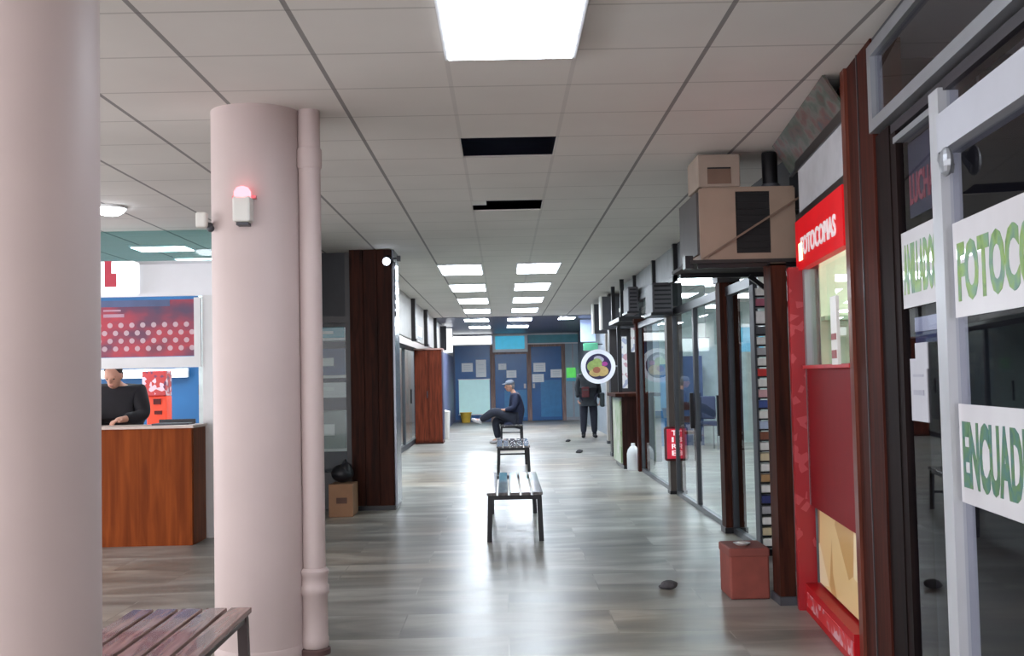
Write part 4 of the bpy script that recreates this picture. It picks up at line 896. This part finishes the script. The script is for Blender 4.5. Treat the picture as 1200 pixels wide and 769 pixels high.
# seated man, side on, one leg crossed over the other
ox, oy = .0, 23.35
J = {'pelvis': (ox+.22, oy, .54, .125), 'spine': (ox+.27, oy, .74, .125), 'chest': (ox+.25, oy, .96, .13), 'neck': (ox+.205, oy, 1.085, .052), 'skull': (ox+.17, oy, 1.17, .05),
     'sh_l': (ox+.25, oy+.17, 1.0, .06), 'sh_r': (ox+.25, oy-.17, 1.0, .06), 'el_l': (ox+.22, oy+.24, .76, .045), 'el_r': (ox+.22, oy-.24, .76, .045), 'wr_l': (ox+.0, oy+.14, .70, .03), 'wr_r': (ox-.0, oy-.15, .72, .03),
     'ha_l': (ox-.08, oy+.1, .70, .028), 'ha_r': (ox-.08, oy-.1, .72, .028),
     'hip_l': (ox+.18, oy+.095, .52, .1), 'hip_r': (ox+.18, oy-.095, .52, .1), 'kn_r': (ox-.2, oy-.07, .7, .08), 'an_r': (ox-.52, oy-.03, .5, .043), 'to_r': (ox-.66, oy-.03, .53, .03),
     'kn_l': (ox-.2, oy+.11, .5, .08), 'an_l': (ox-.14, oy+.1, .1, .043), 'to_l': (ox-.28, oy+.1, .04, .03)}
person((ox+.2, oy, 0), 'person in navy jacket and grey cap sitting cross-legged on farthest bench', J, (-1, -.25, -.12), (ox+.13, oy-.01, 1.225), (0, 0, 1), (fnavy, fdark, mat('pale_shoe', (196, 190, 194), .6)), greyhair, cap=mat('grey_cap', (104, 110, 122), .8), palms={'l': (0, 0, -1), 'r': (0, 0, -1)})
# standing person
ox, oy = 1.92, 24.95
J = {'pelvis': (ox, oy, .93, .13), 'spine': (ox, oy, 1.13, .135), 'chest': (ox, oy, 1.33, .14), 'neck': (ox, oy, 1.47, .052), 'skull': (ox, oy-.02, 1.56, .05), 'hem': (ox+.01, oy, .70, .2),
     'sh_l': (ox+.18, oy, 1.38, .062), 'sh_r': (ox-.18, oy, 1.38, .062), 'el_l': (ox+.25, oy+.02, 1.1, .046), 'el_r': (ox-.25, oy+.0, 1.1, .046), 'wr_l': (ox+.26, oy-.05, .87, .03), 'wr_r': (ox-.24, oy-.1, .9, .03),
     'ha_l': (ox+.26, oy-.07, .79, .028), 'ha_r': (ox-.235, oy-.13, .83, .028),
     'hip_l': (ox+.1, oy, .88, .09), 'hip_r': (ox-.1, oy, .88, .09), 'kn_l': (ox+.12, oy-.02, .5, .065), 'kn_r': (ox-.11, oy-.02, .5, .065), 'an_l': (ox+.13, oy+.02, .09, .043), 'an_r': (ox-.12, oy+.02, .09, .043), 'to_l': (ox+.15, oy-.13, .04, .03), 'to_r': (ox-.14, oy-.13, .04, .03)}
person((ox, oy, 0), 'person in dark coat standing at far right behind the round sign', J, (-.2, -1, -.1), (ox, oy-.03, 1.62), (0, 0, 1), (fgreen, fdark, fblack), darkhair, palms={'l': (-1, 0, 0), 'r': (1, 0, 0)})
t = thing('shoulder_bag', 'dark bag hanging at the standing person\'s side', 'bag', (2.26, 24.85, .75))
B().box(2.17, 2.27, 24.62, 24.84, .70, 1.02, .03).build('pouch', mat('bag_green', (54, 62, 66), .7), t)
B().bar((2.2, 24.75, 1.0), (2.1, 24.88, 1.44), .02, .008).build('strap', fblack, t)
t = thing('red_pouch', 'dark red pouch held in front by the standing person', 'bag', (1.78, 24.7, .95))
B().box(1.76, 1.93, 24.66, 24.73, .92, 1.16, .02).build('pouch', mat('maroon', (92, 40, 44), .7), t); B().box(1.78, 1.91, 24.65, 24.66, 1.08, 1.1).build('zip', darkgrey, t)
# kiosk attendant
ox, oy = -3.66, 10.42
J = {'pelvis': (ox, oy+.08, .92, .13), 'spine': (ox, oy+.06, 1.1, .14), 'chest': (ox, oy, 1.29, .15), 'neck': (ox, oy-.05, 1.41, .054), 'skull': (ox, oy-.09, 1.47, .05),
     'sh_l': (ox+.19, oy, 1.33, .066), 'sh_r': (ox-.19, oy, 1.33, .066), 'el_l': (ox+.27, oy-.08, 1.12, .05), 'el_r': (ox-.27, oy-.08, 1.12, .05), 'wr_l': (ox+.16, oy-.32, 1.095, .032), 'wr_r': (ox-.14, oy-.32, 1.095, .032),
     'ha_l': (ox+.11, oy-.39, 1.085, .028), 'ha_r': (ox-.1, oy-.39, 1.085, .028),
     'hip_l': (ox+.1, oy+.08, .87, .09), 'hip_r': (ox-.1, oy+.08, .87, .09), 'kn_l': (ox+.11, oy+.06, .5, .065), 'kn_r': (ox-.11, oy+.06, .5, .065), 'an_l': (ox+.11, oy+.1, .09, .043), 'an_r': (ox-.11, oy+.1, .09, .043), 'to_l': (ox+.12, oy-.04, .04, .03), 'to_r': (ox-.12, oy-.04, .04, .03)}
person((ox, oy, 0), 'person in black jacket bending over the kiosk desk', J, (0, -1, -.45), (ox, oy-.13, 1.5), (0, 0, 1), (fblack, fdark, fblack), darkhair, palms={'l': (0, 0, -1), 'r': (0, 0, -1)})
